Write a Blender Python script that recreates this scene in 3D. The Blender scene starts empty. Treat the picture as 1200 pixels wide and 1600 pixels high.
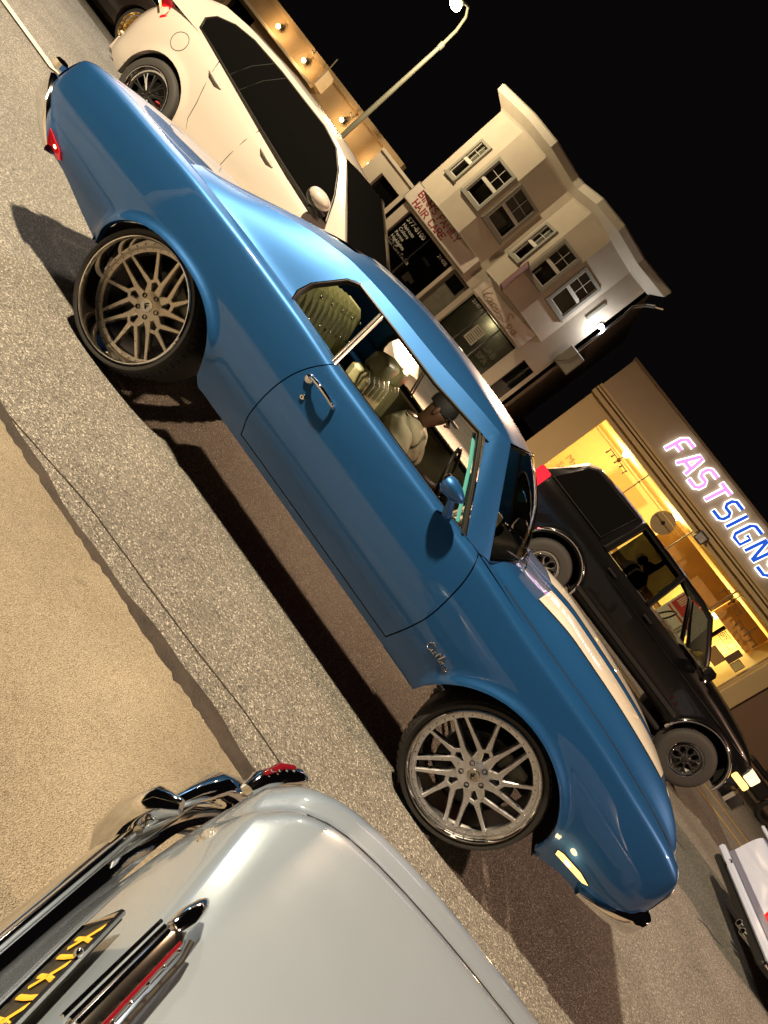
import bpy, math, random
import numpy as np
from mathutils import Vector, Matrix
random.seed(7); rng = np.random.default_rng(7)
S = bpy.context.scene
COL = S.collection
rad = math.radians
# ------------------------------------------------------------------ camera
yaw, pitch, roll = -0.092111, 0.243543, 0.919269
f_ = Vector((math.sin(yaw)*math.cos(pitch), math.cos(yaw)*math.cos(pitch), -math.sin(pitch)))
r0 = Vector((math.cos(yaw), -math.sin(yaw), 0)); u0 = r0.cross(f_)
R_ = math.cos(roll)*r0 + math.sin(roll)*u0
U_ = -math.sin(roll)*r0 + math.cos(roll)*u0
cam = bpy.data.objects.new('camera', bpy.data.cameras.new('camera'))
COL.objects.link(cam)
m = Matrix((R_, U_, -f_)).transposed().to_4x4()
m.translation = Vector((0.47269, -4.00955, 1.53874))
cam.matrix_world = m
cam.data.sensor_fit = 'VERTICAL'; cam.data.sensor_height = 36.0; cam.data.sensor_width = 27.0
cam.data.lens = 36*1065.58/1600
cam.data.clip_start = 0.02; cam.data.clip_end = 2000
S.camera = cam
# ------------------------------------------------------------------ world and view
W = bpy.data.worlds.new('World'); S.world = W; W.use_nodes = True
nt = W.node_tree; bg = nt.nodes['Background']
bg.inputs[0].default_value = (0.42, 0.34, 0.34, 1); bg.inputs[1].default_value = 0.006
S.view_settings.view_transform = 'Standard'; S.view_settings.look = 'None'
S.view_settings.exposure = 0; S.view_settings.gamma = 1
S.render.engine = 'CYCLES'
S.cycles.max_bounces = 8; S.cycles.sample_clamp_indirect = 4.0; S.cycles.caustics_reflective = False
S.cycles.transparent_max_bounces = 16

def lamp(name, kind, loc, energy, color, size=0.1, parent=None, rot=None, spot=None, blend=0.4):
    d = bpy.data.lights.new(name, kind); d.energy = energy; d.color = color
    if kind in ('POINT', 'SPOT'): d.shadow_soft_size = size
    if kind == 'AREA': d.size = size
    if spot: d.spot_size = rad(spot); d.spot_blend = blend
    o = bpy.data.objects.new(name, d); COL.objects.link(o); o.location = loc
    if rot is not None: o.rotation_euler = Vector(rot).to_track_quat('-Z', 'Y').to_euler()
    if parent: o.parent = parent
    return o
NEAR = (-5.5, -3.3, 9.0)      # street lamp on the near kerb, behind the camera to the left
FAR = (-10.9, 15.0, 6.58)     # the street lamp in view
lamp('street_light_beam', 'SPOT', NEAR, 12500, (1.0, .78, .50), .22, rot=(5.6, 3.2, -9), spot=116, blend=.4)
lamp('street_light_beam', 'POINT', (FAR[0], FAR[1]-.1, FAR[2]-.32), 1000, (1.0, .80, .50), .15)
lamp('street_light_beam', 'SPOT', (12.0, -1.0, 9.0), 5200, (1.0, .60, .40), .15, rot=(-6.0, 3.0, -9), spot=110, blend=.6)
lamp('street_light_beam', 'SPOT', (-14.0, 9.0, 9.0), 5200, (1.0, .86, .72), .5, rot=(12.0, -9.0, -8.5), spot=70, blend=.5)
# strong floodlight on the building across the street, shining over and under the cars
lamp('floodlight_beam', 'SPOT', (-2.02, 17.55, 4.90), 19000, (1.0, .62, .36), .10, rot=(2.6, -17.5, -4.9), spot=44, blend=.5)

# ------------------------------------------------------------------ materials
M = {}
def lin(c): return tuple(c) + (1,)
def mat(name, col, rough=.5, metal=0., coat=0., coat_rough=.04, emit=None, estr=0., var=0., vscale=4., bump=0., bscale=60., spec=.5, flake=0.):
    mt = bpy.data.materials.new(name); mt.use_nodes = True; n = mt.node_tree.nodes; l = mt.node_tree.links
    b = n['Principled BSDF']
    b.inputs['Base Color'].default_value = lin(col); b.inputs['Roughness'].default_value = rough
    b.inputs['Metallic'].default_value = metal; b.inputs['Coat Weight'].default_value = coat
    b.inputs['Coat Roughness'].default_value = coat_rough; b.inputs['Specular IOR Level'].default_value = spec
    if emit: b.inputs['Emission Color'].default_value = lin(emit); b.inputs['Emission Strength'].default_value = estr
    if var or bump:
        tc = n.new('ShaderNodeTexCoord')
    if var:
        ns = n.new('ShaderNodeTexNoise'); ns.inputs['Scale'].default_value = vscale; ns.inputs['Detail'].default_value = 6
        l.new(tc.outputs['Object'], ns.inputs['Vector'])
        rp = n.new('ShaderNodeMapRange'); rp.inputs[1].default_value = .3; rp.inputs[2].default_value = .7
        rp.inputs[3].default_value = 1-var; rp.inputs[4].default_value = 1+var*.6
        l.new(ns.outputs['Fac'], rp.inputs[0])
        mx = n.new('ShaderNodeVectorMath'); mx.operation = 'SCALE'; mx.inputs[0].default_value = col
        l.new(rp.outputs[0], mx.inputs['Scale']); l.new(mx.outputs[0], b.inputs['Base Color'])
        rr = n.new('ShaderNodeMapRange'); rr.inputs[1].default_value = .3; rr.inputs[2].default_value = .7
        rr.inputs[3].default_value = max(0, rough-.08); rr.inputs[4].default_value = min(1, rough+.1)
        l.new(ns.outputs['Fac'], rr.inputs[0]); l.new(rr.outputs[0], b.inputs['Roughness'])
    if bump:
        nb = n.new('ShaderNodeTexNoise'); nb.inputs['Scale'].default_value = bscale; nb.inputs['Detail'].default_value = 4
        l.new(tc.outputs['Object'], nb.inputs['Vector'])
        bp = n.new('ShaderNodeBump'); bp.inputs['Strength'].default_value = bump; bp.inputs['Distance'].default_value = .01
        l.new(nb.outputs['Fac'], bp.inputs['Height']); l.new(bp.outputs[0], b.inputs['Normal'])
    M[name] = mt
    return mt
def ramp(n, stops):
    r = n.new('ShaderNodeValToRGB'); e = r.color_ramp.elements
    while len(e) < len(stops): e.new(.5)
    for i, (p, c) in enumerate(stops): e[i].position = p; e[i].color = lin(c)
    return r
def ground_mat(name, lo, mid, hi, scale, bump, big=(.75, 1.15), stain=.5, bdist=.006):
    mt = bpy.data.materials.new(name); mt.use_nodes = True; n = mt.node_tree.nodes; l = mt.node_tree.links
    b = n['Principled BSDF']; b.inputs['Roughness'].default_value = .82; b.inputs['Specular IOR Level'].default_value = .35
    tc = n.new('ShaderNodeTexCoord')
    v = n.new('ShaderNodeTexVoronoi'); v.inputs['Scale'].default_value = scale; l.new(tc.outputs['Object'], v.inputs['Vector'])
    sep = n.new('ShaderNodeSeparateColor'); l.new(v.outputs['Color'], sep.inputs[0])
    r = ramp(n, [(0, lo), (.45, mid), (.82, mid), (1, hi)]); l.new(sep.outputs[0], r.inputs[0])
    fine = n.new('ShaderNodeTexNoise'); fine.inputs['Scale'].default_value = scale*.9; fine.inputs['Detail'].default_value = 3
    l.new(tc.outputs['Object'], fine.inputs['Vector'])
    nb = n.new('ShaderNodeTexNoise'); nb.inputs['Scale'].default_value = .9; nb.inputs['Detail'].default_value = 7; nb.inputs['Roughness'].default_value = .62
    l.new(tc.outputs['Object'], nb.inputs['Vector'])
    mr = n.new('ShaderNodeMapRange'); mr.inputs[1].default_value = .3; mr.inputs[2].default_value = .72
    mr.inputs[3].default_value = big[0]; mr.inputs[4].default_value = big[1]; l.new(nb.outputs['Fac'], mr.inputs[0])
    sc = n.new('ShaderNodeVectorMath'); sc.operation = 'SCALE'; l.new(r.outputs[0], sc.inputs[0]); l.new(mr.outputs[0], sc.inputs['Scale'])
    # small dark stains and specks with a shape of their own
    st = n.new('ShaderNodeTexNoise'); st.inputs['Scale'].default_value = 7; st.inputs['Detail'].default_value = 8; st.inputs['Roughness'].default_value = .7
    l.new(tc.outputs['Object'], st.inputs['Vector'])
    ms = n.new('ShaderNodeMapRange'); ms.inputs[1].default_value = .62; ms.inputs[2].default_value = .74; ms.inputs[3].default_value = 1; ms.inputs[4].default_value = 1-stain
    l.new(st.outputs['Fac'], ms.inputs[0])
    s2 = n.new('ShaderNodeVectorMath'); s2.operation = 'SCALE'; l.new(sc.outputs[0], s2.inputs[0]); l.new(ms.outputs[0], s2.inputs['Scale'])
    l.new(s2.outputs[0], b.inputs['Base Color'])
    ad = n.new('ShaderNodeMath'); ad.operation = 'ADD'; l.new(v.outputs['Distance'], ad.inputs[0]); l.new(fine.outputs['Fac'], ad.inputs[1])
    bp = n.new('ShaderNodeBump'); bp.inputs['Strength'].default_value = bump; bp.inputs['Distance'].default_value = bdist
    l.new(ad.outputs[0], bp.inputs['Height']); l.new(bp.outputs[0], b.inputs['Normal'])
    M[name] = mt
def glass_mat(name, tint=(.9, .95, .9), rough=.0, refl=1.0):
    mt = bpy.data.materials.new(name); mt.use_nodes = True; n = mt.node_tree.nodes; l = mt.node_tree.links
    n.remove(n['Principled BSDF']); out = n['Material Output']
    t = n.new('ShaderNodeBsdfTransparent'); t.inputs[0].default_value = lin(tint)
    g = n.new('ShaderNodeBsdfGlossy'); g.inputs['Roughness'].default_value = rough + .02
    fr = n.new('ShaderNodeFresnel'); fr.inputs[0].default_value = 1.5
    mx = n.new('ShaderNodeMixShader'); l.new(fr.outputs[0], mx.inputs[0]); l.new(t.outputs[0], mx.inputs[1]); l.new(g.outputs[0], mx.inputs[2])
    l.new(mx.outputs[0], out.inputs[0]); M[name] = mt
def emit_mat(name, col, s):
    mt = bpy.data.materials.new(name); mt.use_nodes = True; n = mt.node_tree.nodes; l = mt.node_tree.links
    n.remove(n['Principled BSDF']); e = n.new('ShaderNodeEmission'); e.inputs[0].default_value = lin(col); e.inputs[1].default_value = s
    l.new(e.outputs[0], n['Material Output'].inputs[0]); M[name] = mt

mat('blue_paint', (.015, .108, .335), .43, .60, 1.0, .012, var=.04, vscale=300)
mat('white_paint', (.52, .475, .43), .32, 0, 1.0, .03)
mat('cool_lit_white', (.60, .66, .86), .3, 0, 1.0, .03)  # white car paint with the blue tint of cool light put into the colour
mat('stripe_cream', (.80, .77, .70), .35, 0, 1.0, .03)
mat('black_paint', (.003, .003, .0035), .3, 0, .5, .02, spec=.25)
mat('dark_paint', (.03, .022, .02), .3, 0, 1.0, .03)
mat('grey_paint', (.30, .37, .47), .24, .45, 1.0, .02, var=.03, vscale=2)
mat('chrome', (.82, .81, .80), .05, 1.0)
mat('dull_chrome', (.62, .60, .57), .2, 1.0)
mat('brushed_metal', (.78, .80, .86), .33, 1.0, var=.05, vscale=40)
mat('bronze_metal', (.56, .50, .42), .33, 1.0, var=.10, vscale=40)
mat('gold_metal', (.85, .62, .22), .22, 1.0)
mat('dark_metal', (.05, .05, .05), .4, .8)
mat('tyre_rubber', (.018, .017, .017), .62, bump=.25, bscale=90)
mat('tyre_grey', (.034, .033, .033), .75, bump=.2, bscale=60)
mat('black_trim', (.008, .008, .008), .45)
mat('liner', (.006, .006, .006), .9)
mat('olive_leather', (.36, .34, .19), .42, bump=.25, bscale=40, var=.12, vscale=8)
mat('olive_trim', (.10, .095, .055), .6)
mat('dark_glass', (.004, .004, .004), .03, 0, .0, spec=.5)
glass_mat('clear_glass', (.86, .90, .84)); glass_mat('tint_glass', (.35, .38, .33)); glass_mat('shop_glass', (.9, .92, .9)); glass_mat('smoke_glass', (.035, .035, .035))
mat('red_lens', (.45, .01, .015), .12, coat=1, emit=(1, .02, .03), estr=.35)
mat('red_lens_dim', (.12, .005, .010), .12, coat=1)
emit_mat('red_glow', (1, .03, .05), 1.15)
emit_mat('hot_glow', (1, .55, .25), 9)
emit_mat('amber_glow', (1, .58, .16), 2.6)
emit_mat('headlight_glow', (1, .82, .50), 1.6)
mat('vent_glass', (.10, .42, .42), .15, coat=1)
mat('grey_violet', (.17, .17, .24), .5)
mat('clear_lens', (.42, .42, .41), .12, .5, bump=.4, bscale=90)
mat('skin', (.11, .055, .035), .5, var=.08, vscale=20)
mat('shirt', (.33, .315, .235), .85, bump=.9, bscale=11, var=.1, vscale=9)
mat('cap', (.012, .012, .014), .75)
mat('cream_wall', (.60, .52, .41), .85, var=.16, vscale=.8, bump=.35, bscale=30)
mat('trim_white', (.62, .56, .46), .6, var=.05)
mat('window_frame', (.30, .29, .24), .55)
mat('sash_white', (.70, .66, .58), .5)
mat('blind', (.16, .155, .11), .7, var=.2, vscale=6)
mat('brown_wall', (.34, .25, .15), .85, var=.12, vscale=1.0, bump=.2, bscale=25)
mat('tan_wall', (.52, .38, .20), .8, var=.06, vscale=1.0, bump=.15, bscale=30)
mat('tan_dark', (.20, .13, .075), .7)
mat('fascia', (.40, .30, .20), .75, var=.05)
mat('sign_board', (.76, .67, .58), .55, var=.05)
mat('sign_red', (.36, .02, .03), .5)
mat('gold_ink', (.42, .26, .10), .5)
mat('white_ink', (.75, .73, .66), .6)
mat('pink_board', (.50, .30, .26), .7)
mat('dark_void', (.012, .010, .009), .9)
mat('dark_brick', (.05, .022, .015), .9, var=.2)
mat('grey_paper', (.55, .52, .42), .8)
mat('interior_wall', (.80, .66, .32), .8, var=.05)
mat('orange_panel', (.62, .36, .14), .7, var=.12, vscale=2)
mat('shop_floor', (.30, .22, .12), .5)
mat('brown_panel', (.20, .12, .08), .7)
mat('poster_red', (.62, .05, .03), .6); mat('poster_white', (.8, .74, .6), .6)
mat('pole_paint', (.25, .245, .19), .5, var=.1, vscale=3)
mat('paint_line', (.62, .58, .46), .7, var=.25, vscale=9); mat('paint_yellow', (.60, .40, .05), .7, var=.25, vscale=9)
mat('gutter_dark', (.036, .028, .023), .75, var=.35, vscale=9, bump=.5, bscale=90)
mat('soil', (.05, .045, .04), .95)
mat('mortar_light', (.50, .44, .32), .9, bump=.6, bscale=120, var=.2, vscale=30)
mat('plate_black', (.01, .01, .008), .4); mat('plate_yellow', (.72, .42, .03), .5)
mat('tape_red', (.3, .02, .03), .4)
ground_mat('asphalt', (.075, .072, .068), (.21, .205, .19), (.56, .54, .50), 150, 1.0, (.74, 1.16), .3)
ground_mat('asphalt_far', (.11, .095, .08), (.14, .122, .10), (.21, .185, .15), 60, .3, (.75, 1.15), .2)
ground_mat('concrete', (.22, .19, .14), (.315, .278, .213), (.38, .34, .27), 240, 1.0, (.62, 1.14), .45, .004)
emit_mat('lamp_glow', (1, .93, .62), 60); emit_mat('sconce_glow', (1, .72, .32), 22)
emit_mat('pink_neon', (1, .30, .82), 1.35); emit_mat('blue_neon', (.02, .10, .62), 1.1); emit_mat('white_neon', (.93, .95, 1), 3.2)
emit_mat('shop_lamp', (1, .80, .42), 14); emit_mat('cool_glow', (.9, .96, 1), 30); emit_mat('screen_teal', (.30, .85, .80), .8)

# ------------------------------------------------------------------ mesh helpers
def link(o, parent=None):
    COL.objects.link(o)
    if parent is not None: o.parent = parent
    return o
def tag(o, label=None, cat=None, group=None, kind=None):
    if label: o['label'] = label
    if cat: o['category'] = cat
    if group: o['group'] = group
    if kind: o['kind'] = kind
    return o
def thing(name, label, cat, loc=(0, 0, 0), rz=0, group=None):
    o = bpy.data.objects.new(name, None); o.location = loc; o.rotation_euler = (0, 0, rz); o.empty_display_size = .2
    link(o); return tag(o, label, cat, group)
def part_empty(name, parent, loc=(0, 0, 0)):
    o = bpy.data.objects.new(name, None); o.location = loc; o.empty_display_size = .1; return link(o, parent)
def mesh(name, v, f, mt, parent=None, ang=35, mats=None, fm=None):
    me = bpy.data.meshes.new(name); me.from_pydata([tuple(map(float, p)) for p in v], [], f); me.validate()
    for k in (mats or [mt]): me.materials.append(M[k])
    if fm is not None and len(fm) == len(me.polygons): me.polygons.foreach_set('material_index', fm)
    if ang:
        me.shade_smooth()
        try: me.set_sharp_from_angle(angle=rad(ang))
        except Exception: pass
    me.update()
    return link(bpy.data.objects.new(name, me), parent)
class MB:
    def __init__(s): s.v = []; s.f = []; s.m = []; s.cur = 0
    def add(s, v, f):
        o = len(s.v); s.v += [tuple(p) for p in v]; s.f += [tuple(i+o for i in q) for q in f]; s.m += [s.cur]*len(f); return s
    def box(s, a, b, bev=0.0):
        (x0, y0, z0), (x1, y1, z1) = a, b
        if bev <= 0:
            v = [(x, y, z) for x in (x0, x1) for y in (y0, y1) for z in (z0, z1)]
            return s.add(v, [(0, 1, 3, 2), (4, 6, 7, 5), (0, 4, 5, 1), (2, 3, 7, 6), (0, 2, 6, 4), (1, 5, 7, 3)])
        c = (np.array(a)+np.array(b))/2; h = np.abs(np.array(b)-np.array(a))/2; bev = min(bev, h.min()*.9)
        V = []; idx = {}
        for sx in (-1, 1):
            for sy in (-1, 1):
                for sz in (-1, 1):
                    sg = np.array((sx, sy, sz))
                    for ax in range(3):
                        p = c + sg*(h-bev); p[ax] = c[ax] + sg[ax]*h[ax]; idx[(sx, sy, sz, ax)] = len(V); V.append(tuple(p))
        F = []
        for ax in range(3):
            for sg in (-1, 1):
                o = [i for i in range(3) if i != ax]; q = []
                for (p0, p1) in ((-1, -1), (1, -1), (1, 1), (-1, 1)):
                    k = [0, 0, 0]; k[ax] = sg; k[o[0]] = p0; k[o[1]] = p1; q.append(idx[(k[0], k[1], k[2], ax)])
                F.append(tuple(q))
        for ax in range(3):
            o = [i for i in range(3) if i != ax]
            for p0 in (-1, 1):
                for p1 in (-1, 1):
                    def key(t, w):
                        k = [0, 0, 0]; k[ax] = t; k[o[0]] = p0; k[o[1]] = p1; return idx[(k[0], k[1], k[2], w)]
                    F.append((key(-1, o[0]), key(1, o[0]), key(1, o[1]), key(-1, o[1])))
        for sx in (-1, 1):
            for sy in (-1, 1):
                for sz in (-1, 1): F.append(tuple(idx[(sx, sy, sz, a_)] for a_ in range(3)))
        return s.add(V, F)
    def tube(s, pts, r, n=8, closed=False, flat=None, cap=True):
        P = [Vector(p) for p in pts]; k = len(P); rs = r if isinstance(r, list) else [r]*k
        V = []; ref = None
        for i in range(k):
            if closed: t = (P[(i+1) % k]-P[i-1])
            else: t = (P[min(i+1, k-1)]-P[max(i-1, 0)])
            if t.length < 1e-9: t = Vector((0, 0, 1))
            t.normalize()
            if flat is not None: a = Vector(flat); a = (a - t*a.dot(t)); a.normalize()
            else:
                if ref is None: ref = t.orthogonal().normalized()
                a = (ref - t*ref.dot(t)); a = a.normalized() if a.length > 1e-6 else t.orthogonal().normalized(); ref = a
            b = t.cross(a)
            ra = rs[i] if not isinstance(rs[i], tuple) else rs[i][0]; rb = rs[i] if not isinstance(rs[i], tuple) else rs[i][1]
            for j in range(n):
                w = 2*math.pi*j/n; V.append(tuple(P[i]+a*(ra*math.cos(w))+b*(rb*math.sin(w))))
        F = []
        for i in range(k if closed else k-1):
            for j in range(n):
                a0 = i*n+j; a1 = i*n+(j+1) % n; b0 = ((i+1) % k)*n+j; b1 = ((i+1) % k)*n+(j+1) % n
                F.append((a0, a1, b1, b0))
        if not closed and cap: F.append(tuple(range(n-1, -1, -1))); F.append(tuple((k-1)*n+j for j in range(n)))
        return s.add(V, F)
    def lathe(s, prof, n, fn, closed=False):
        # prof: list of (a, r); fn(a, r, angle) -> point
        V = []; k = len(prof)
        for (a, r) in prof:
            for j in range(n): V.append(fn(a, r, 2*math.pi*j/n))
        F = []
        for i in range(k-1):
            for j in range(n): F.append((i*n+j, i*n+(j+1) % n, (i+1)*n+(j+1) % n, (i+1)*n+j))
        return s.add(V, F)
    def ball(s, c, r, nu=12, nv=8, sq=(1, 1, 1)):
        V = []; F = []
        for i in range(nv+1):
            t = math.pi*i/nv
            for j in range(nu):
                w = 2*math.pi*j/nu; V.append((c[0]+r*sq[0]*math.sin(t)*math.cos(w), c[1]+r*sq[1]*math.sin(t)*math.sin(w), c[2]+r*sq[2]*math.cos(t)))
        for i in range(nv):
            for j in range(nu): F.append((i*nu+j, (i+1)*nu+j, (i+1)*nu+(j+1) % nu, i*nu+(j+1) % nu))
        return s.add(V, F)
    def poly(s, pts): return s.add(pts, [tuple(range(len(pts)))])
    def prism(s, pts, d):
        n = len(pts); d = Vector(d); v = [tuple(p) for p in pts]+[tuple(Vector(p)+d) for p in pts]
        F = [tuple(range(n-1, -1, -1)), tuple(range(n, 2*n))]+[(i, (i+1) % n, n+(i+1) % n, n+i) for i in range(n)]
        return s.add(v, F)
    def build(s, name, mt, parent=None, ang=35, mats=None): return mesh(name, s.v, s.f, mt, parent, ang, mats, s.m if mats else None)
def grid(name, nu, nv, f, mt, parent=None, ang=40, flip=False):
    V = [f(i/(nu-1), j/(nv-1)) for i in range(nu) for j in range(nv)]
    F = []
    for i in range(nu-1):
        for j in range(nv-1):
            q = (i*nv+j, (i+1)*nv+j, (i+1)*nv+j+1, i*nv+j+1); F.append(q[::-1] if flip else q)
    return mesh(name, V, F, mt, parent, ang)
def pch(*tab):
    """smooth monotone-ish interpolation through (x, value) pairs"""
    X = np.array([t[0] for t in tab], float); Y = np.array([t[1] for t in tab], float)
    h = np.diff(X); d = np.diff(Y)/h; mm = np.zeros(len(X))
    for i in range(1, len(X)-1):
        if d[i-1]*d[i] > 0: w1 = 2*h[i]+h[i-1]; w2 = h[i]+2*h[i-1]; mm[i] = (w1+w2)/(w1/d[i-1]+w2/d[i])
    mm[0] = d[0]; mm[-1] = d[-1]
    def g(x):
        x = min(max(x, X[0]), X[-1]); i = min(max(int(np.searchsorted(X, x))-1, 0), len(h)-1)
        t = (x-X[i])/h[i]; t2 = t*t; t3 = t2*t
        return float((2*t3-3*t2+1)*Y[i]+(t3-2*t2+t)*h[i]*mm[i]+(-2*t3+3*t2)*Y[i+1]+(t3-t2)*h[i]*mm[i+1])
    return g
def lerp(a, b, t): return a+(b-a)*t
def sstep(a, b, x): t = min(max((x-a)/(b-a), 0), 1); return t*t*(3-2*t)
def text(name, body, size, mt, parent, origin, right, up, extrude=.004, align='LEFT', sx=1.0, font_shear=0.):
    c = bpy.data.curves.new(name, 'FONT'); c.body = body; c.size = size; c.extrude = extrude; c.align_x = align; c.resolution_u = 2; c.shear = font_shear
    o = bpy.data.objects.new(name+'_tmp', c); COL.objects.link(o)
    me = bpy.data.meshes.new_from_object(o.evaluated_get(bpy.context.evaluated_depsgraph_get()))
    bpy.data.objects.remove(o); bpy.data.curves.remove(c)
    r = Vector(right).normalized(); u = Vector(up).normalized(); nn = r.cross(u)
    for v in me.vertices: v.co = Vector(origin)+r*(v.co.x*sx)+u*v.co.y+nn*v.co.z
    me.materials.clear(); me.materials.append(M[mt])
    return link(bpy.data.objects.new(name, me), parent)
GL = {'B': ([[(0, 0), (0, 1)], [(0, 1), (.45, 1), (.6, .9), (.6, .65), (.45, .54), (0, .54)], [(.45, .54), (.66, .42), (.66, .12), (.5, 0), (0, 0)]], .68),
      'I': ([[(.1, 0), (.1, 1)]], .2), 'N': ([[(0, 0), (0, 1), (.62, 0), (.62, 1)]], .62), 'H': ([[(0, 0), (0, 1)], [(.6, 0), (.6, 1)], [(0, .52), (.6, .52)]], .6),
      "'": ([[(.05, 1), (.02, .72)]], .1), 'S': ([[(.02, .12), (.15, 0), (.45, 0), (.6, .13), (.6, .36), (.47, .48), (.16, .55), (.04, .68), (.04, .88), (.18, 1), (.45, 1), (.58, .88)]], .6),
      'F': ([[(0, 0), (0, 1), (.6, 1), (.6, .86)], [(0, .52), (.42, .52)]], .6), 'A': ([[(0, 0), (.34, 1), (.68, 0)], [(.13, .36), (.55, .36)]], .68),
      'M': ([[(0, 0), (.04, 1), (.4, .2), (.76, 1), (.8, 0)]], .8), 'L': ([[(0, 1), (0, 0), (.55, 0), (.55, .16)]], .55), 'Y': ([[(0, 1), (.34, .48), (.68, 1)], [(.34, .48), (.34, 0)]], .68),
      'R': ([[(0, 0), (0, 1), (.45, 1), (.6, .88), (.6, .64), (.45, .52), (0, .52)], [(.32, .52), (.66, 0)]], .66), 'C': ([[(.62, .82), (.5, 1), (.18, 1), (.03, .84), (.03, .16), (.18, 0), (.5, 0), (.62, .16)]], .62),
      'E': ([[(.6, .84), (.6, 1), (0, 1), (0, 0), (.6, 0), (.6, .16)], [(0, .52), (.42, .52)]], .6), 'O': ([[(.15, 0), (.03, .15), (.03, .85), (.15, 1), (.5, 1), (.62, .85), (.62, .15), (.5, 0), (.15, 0)]], .62), 'P': ([[(0, 0), (0, 1), (.45, 1), (.6, .88), (.6, .62), (.45, .48), (0, .48)]], .6), ' ': ([], .35)}
NEON = {'F': ([[(.10, 0), (.10, .80), (.24, 1), (.82, 1)], [(.10, .5), (.62, .5)]], .84), 'A': ([[(0, 0), (.34, 1), (.52, 1), (.80, 0)], [(.16, .34), (.68, .34)]], .84),
        'S': ([[(0, 0), (.58, 0), (.72, .13), (.72, .37), (.58, .5), (.20, .5), (.06, .63), (.06, .87), (.20, 1), (.74, 1)]], .80), 'T': ([[(0, 1), (.84, 1)], [(.42, 1), (.42, 0)]], .80),
        'I': ([[(.1, 0), (.1, 1)]], .28), 'G': ([[(.74, 1), (.20, 1), (.05, .85), (.05, .15), (.20, 0), (.72, 0), (.72, .48), (.42, .48)]], .84), 'N': ([[(.03, 0), (.03, 1), (.12, 1), (.66, 0), (.74, 0), (.74, 1)]], .84)}
def stroke_text(body, table, x, z, h, gap, wid, mapf, mb, r, flat, serif=False, shear=0):
    """adds stroke letters to mb; mapf(x, z) -> point"""
    for ch in body:
        st, w = table[ch]
        for pl in st:
            mb.tube([mapf(x+(px*wid+shear*pz)*h, z+pz*h) for px, pz in pl], r, 6, flat=flat)
            if serif:
                for (px, pz) in (pl[0], pl[-1]):
                    if pz in (0, 1) : mb.tube([mapf(x+(px*wid-.11)*h, z+pz*h), mapf(x+(px*wid+.11)*h, z+pz*h)], (r if not isinstance(r, tuple) else r), 6, flat=flat)
        x += (w*wid+gap)*h
    return x

# ------------------------------------------------------------------ ground
def ground_z(y):
    return 0.1*sstep(.7, 2.3, y)
ys = [-2.2, -1.4, -.4, .4, .7, .9, 1.1, 1.3, 1.5, 1.7, 1.9, 2.1, 2.3, 3, 6, 10, 16.02]
V = []; F = []; XS = [-80, -30, -12, -8, -5, -3, -1, 0, 1, 2, 3, 5, 8, 12, 30, 80]
for x in XS:
    for y in ys: V.append((x, y, ground_z(y)))
n_ = len(ys)
for i in range(len(XS)-1):
    for j in range(n_-1): F.append((i*n_+j, (i+1)*n_+j, (i+1)*n_+j+1, i*n_+j+1))
tag(mesh('road', V, F, 'asphalt', ang=60), kind='structure')
b = MB(); b.poly([(-400, -300, -.12), (400, -300, -.12), (400, 500, -.12), (-400, 500, -.12)])
tag(b.build('ground', 'soil', ang=0), kind='structure')
# concrete slab on the camera's side, with a broken, ragged edge towards the road
N = 900; edge = []
nz = rng.normal(0, 1, N+1); sm = np.convolve(nz, np.ones(9)/9, 'same'); sm2 = np.convolve(nz, np.ones(41)/41, 'same')
for i in range(N+1):
    x = -14+26*i/N; edge.append((x, -1.885+.012*sm[i]*1.8+.03*sm2[i]*2+.004*nz[i]))
top = .045
V = [(x, y, top) for x, y in edge]+[(x, y+.008+.006*abs(nz[i]), -.01) for i, (x, y) in enumerate(edge)]+[(x, -3.0, top) for x, y in edge]+[(x, -30, top) for x, y in edge]
F = []
k = N+1
for i in range(N): F += [(k+i, k+i+1, i+1, i), (i, i+1, 2*k+i+1, 2*k+i), (2*k+i, 2*k+i+1, 3*k+i+1, 3*k+i)]
tag(mesh('pavement', V, F, 'concrete', ang=0), kind='structure')
# crumbled lip of the concrete and the dark gutter strip beside it, wider to the right
b = MB()
for i in range(260):
    x = rng.uniform(-1.2, 3); y = np.interp(x, [e[0] for e in edge], [e[1] for e in edge])+abs(rng.normal(.008, .008))
    b.ball((x, y, rng.uniform(.0, .03)), rng.uniform(.003, .010), 6, 4, (1, .9, .6))
tag(b.build('loose_gravel', 'mortar_light', ang=0), kind='stuff')
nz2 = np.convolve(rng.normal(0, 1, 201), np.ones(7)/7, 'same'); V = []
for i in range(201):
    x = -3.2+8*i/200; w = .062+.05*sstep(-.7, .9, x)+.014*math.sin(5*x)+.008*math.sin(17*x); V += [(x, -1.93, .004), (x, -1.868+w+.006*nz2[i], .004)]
tag(mesh('gutter', V, [(2*i, 2*i+2, 2*i+3, 2*i+1) for i in range(200)], 'gutter_dark', ang=0), kind='structure')
V = []
for i in range(161):
    x = -2.6+5.6*i/160; w = .003+.003*abs(nz2[i]); y = np.interp(x, [-2.6, -.96, -.47, .13, .57, .79, 3], [-1.9, -1.8, -1.69, -1.645, -1.60, -1.60, -1.58])+.006*nz2[i]; V += [(x, y-w, .003), (x, y+w, .003)]
tag(mesh('road_crack', V, [(2*i, 2*i+2, 2*i+3, 2*i+1) for i in range(160)], 'gutter_dark', ang=0), kind='structure')
b = MB()
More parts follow.
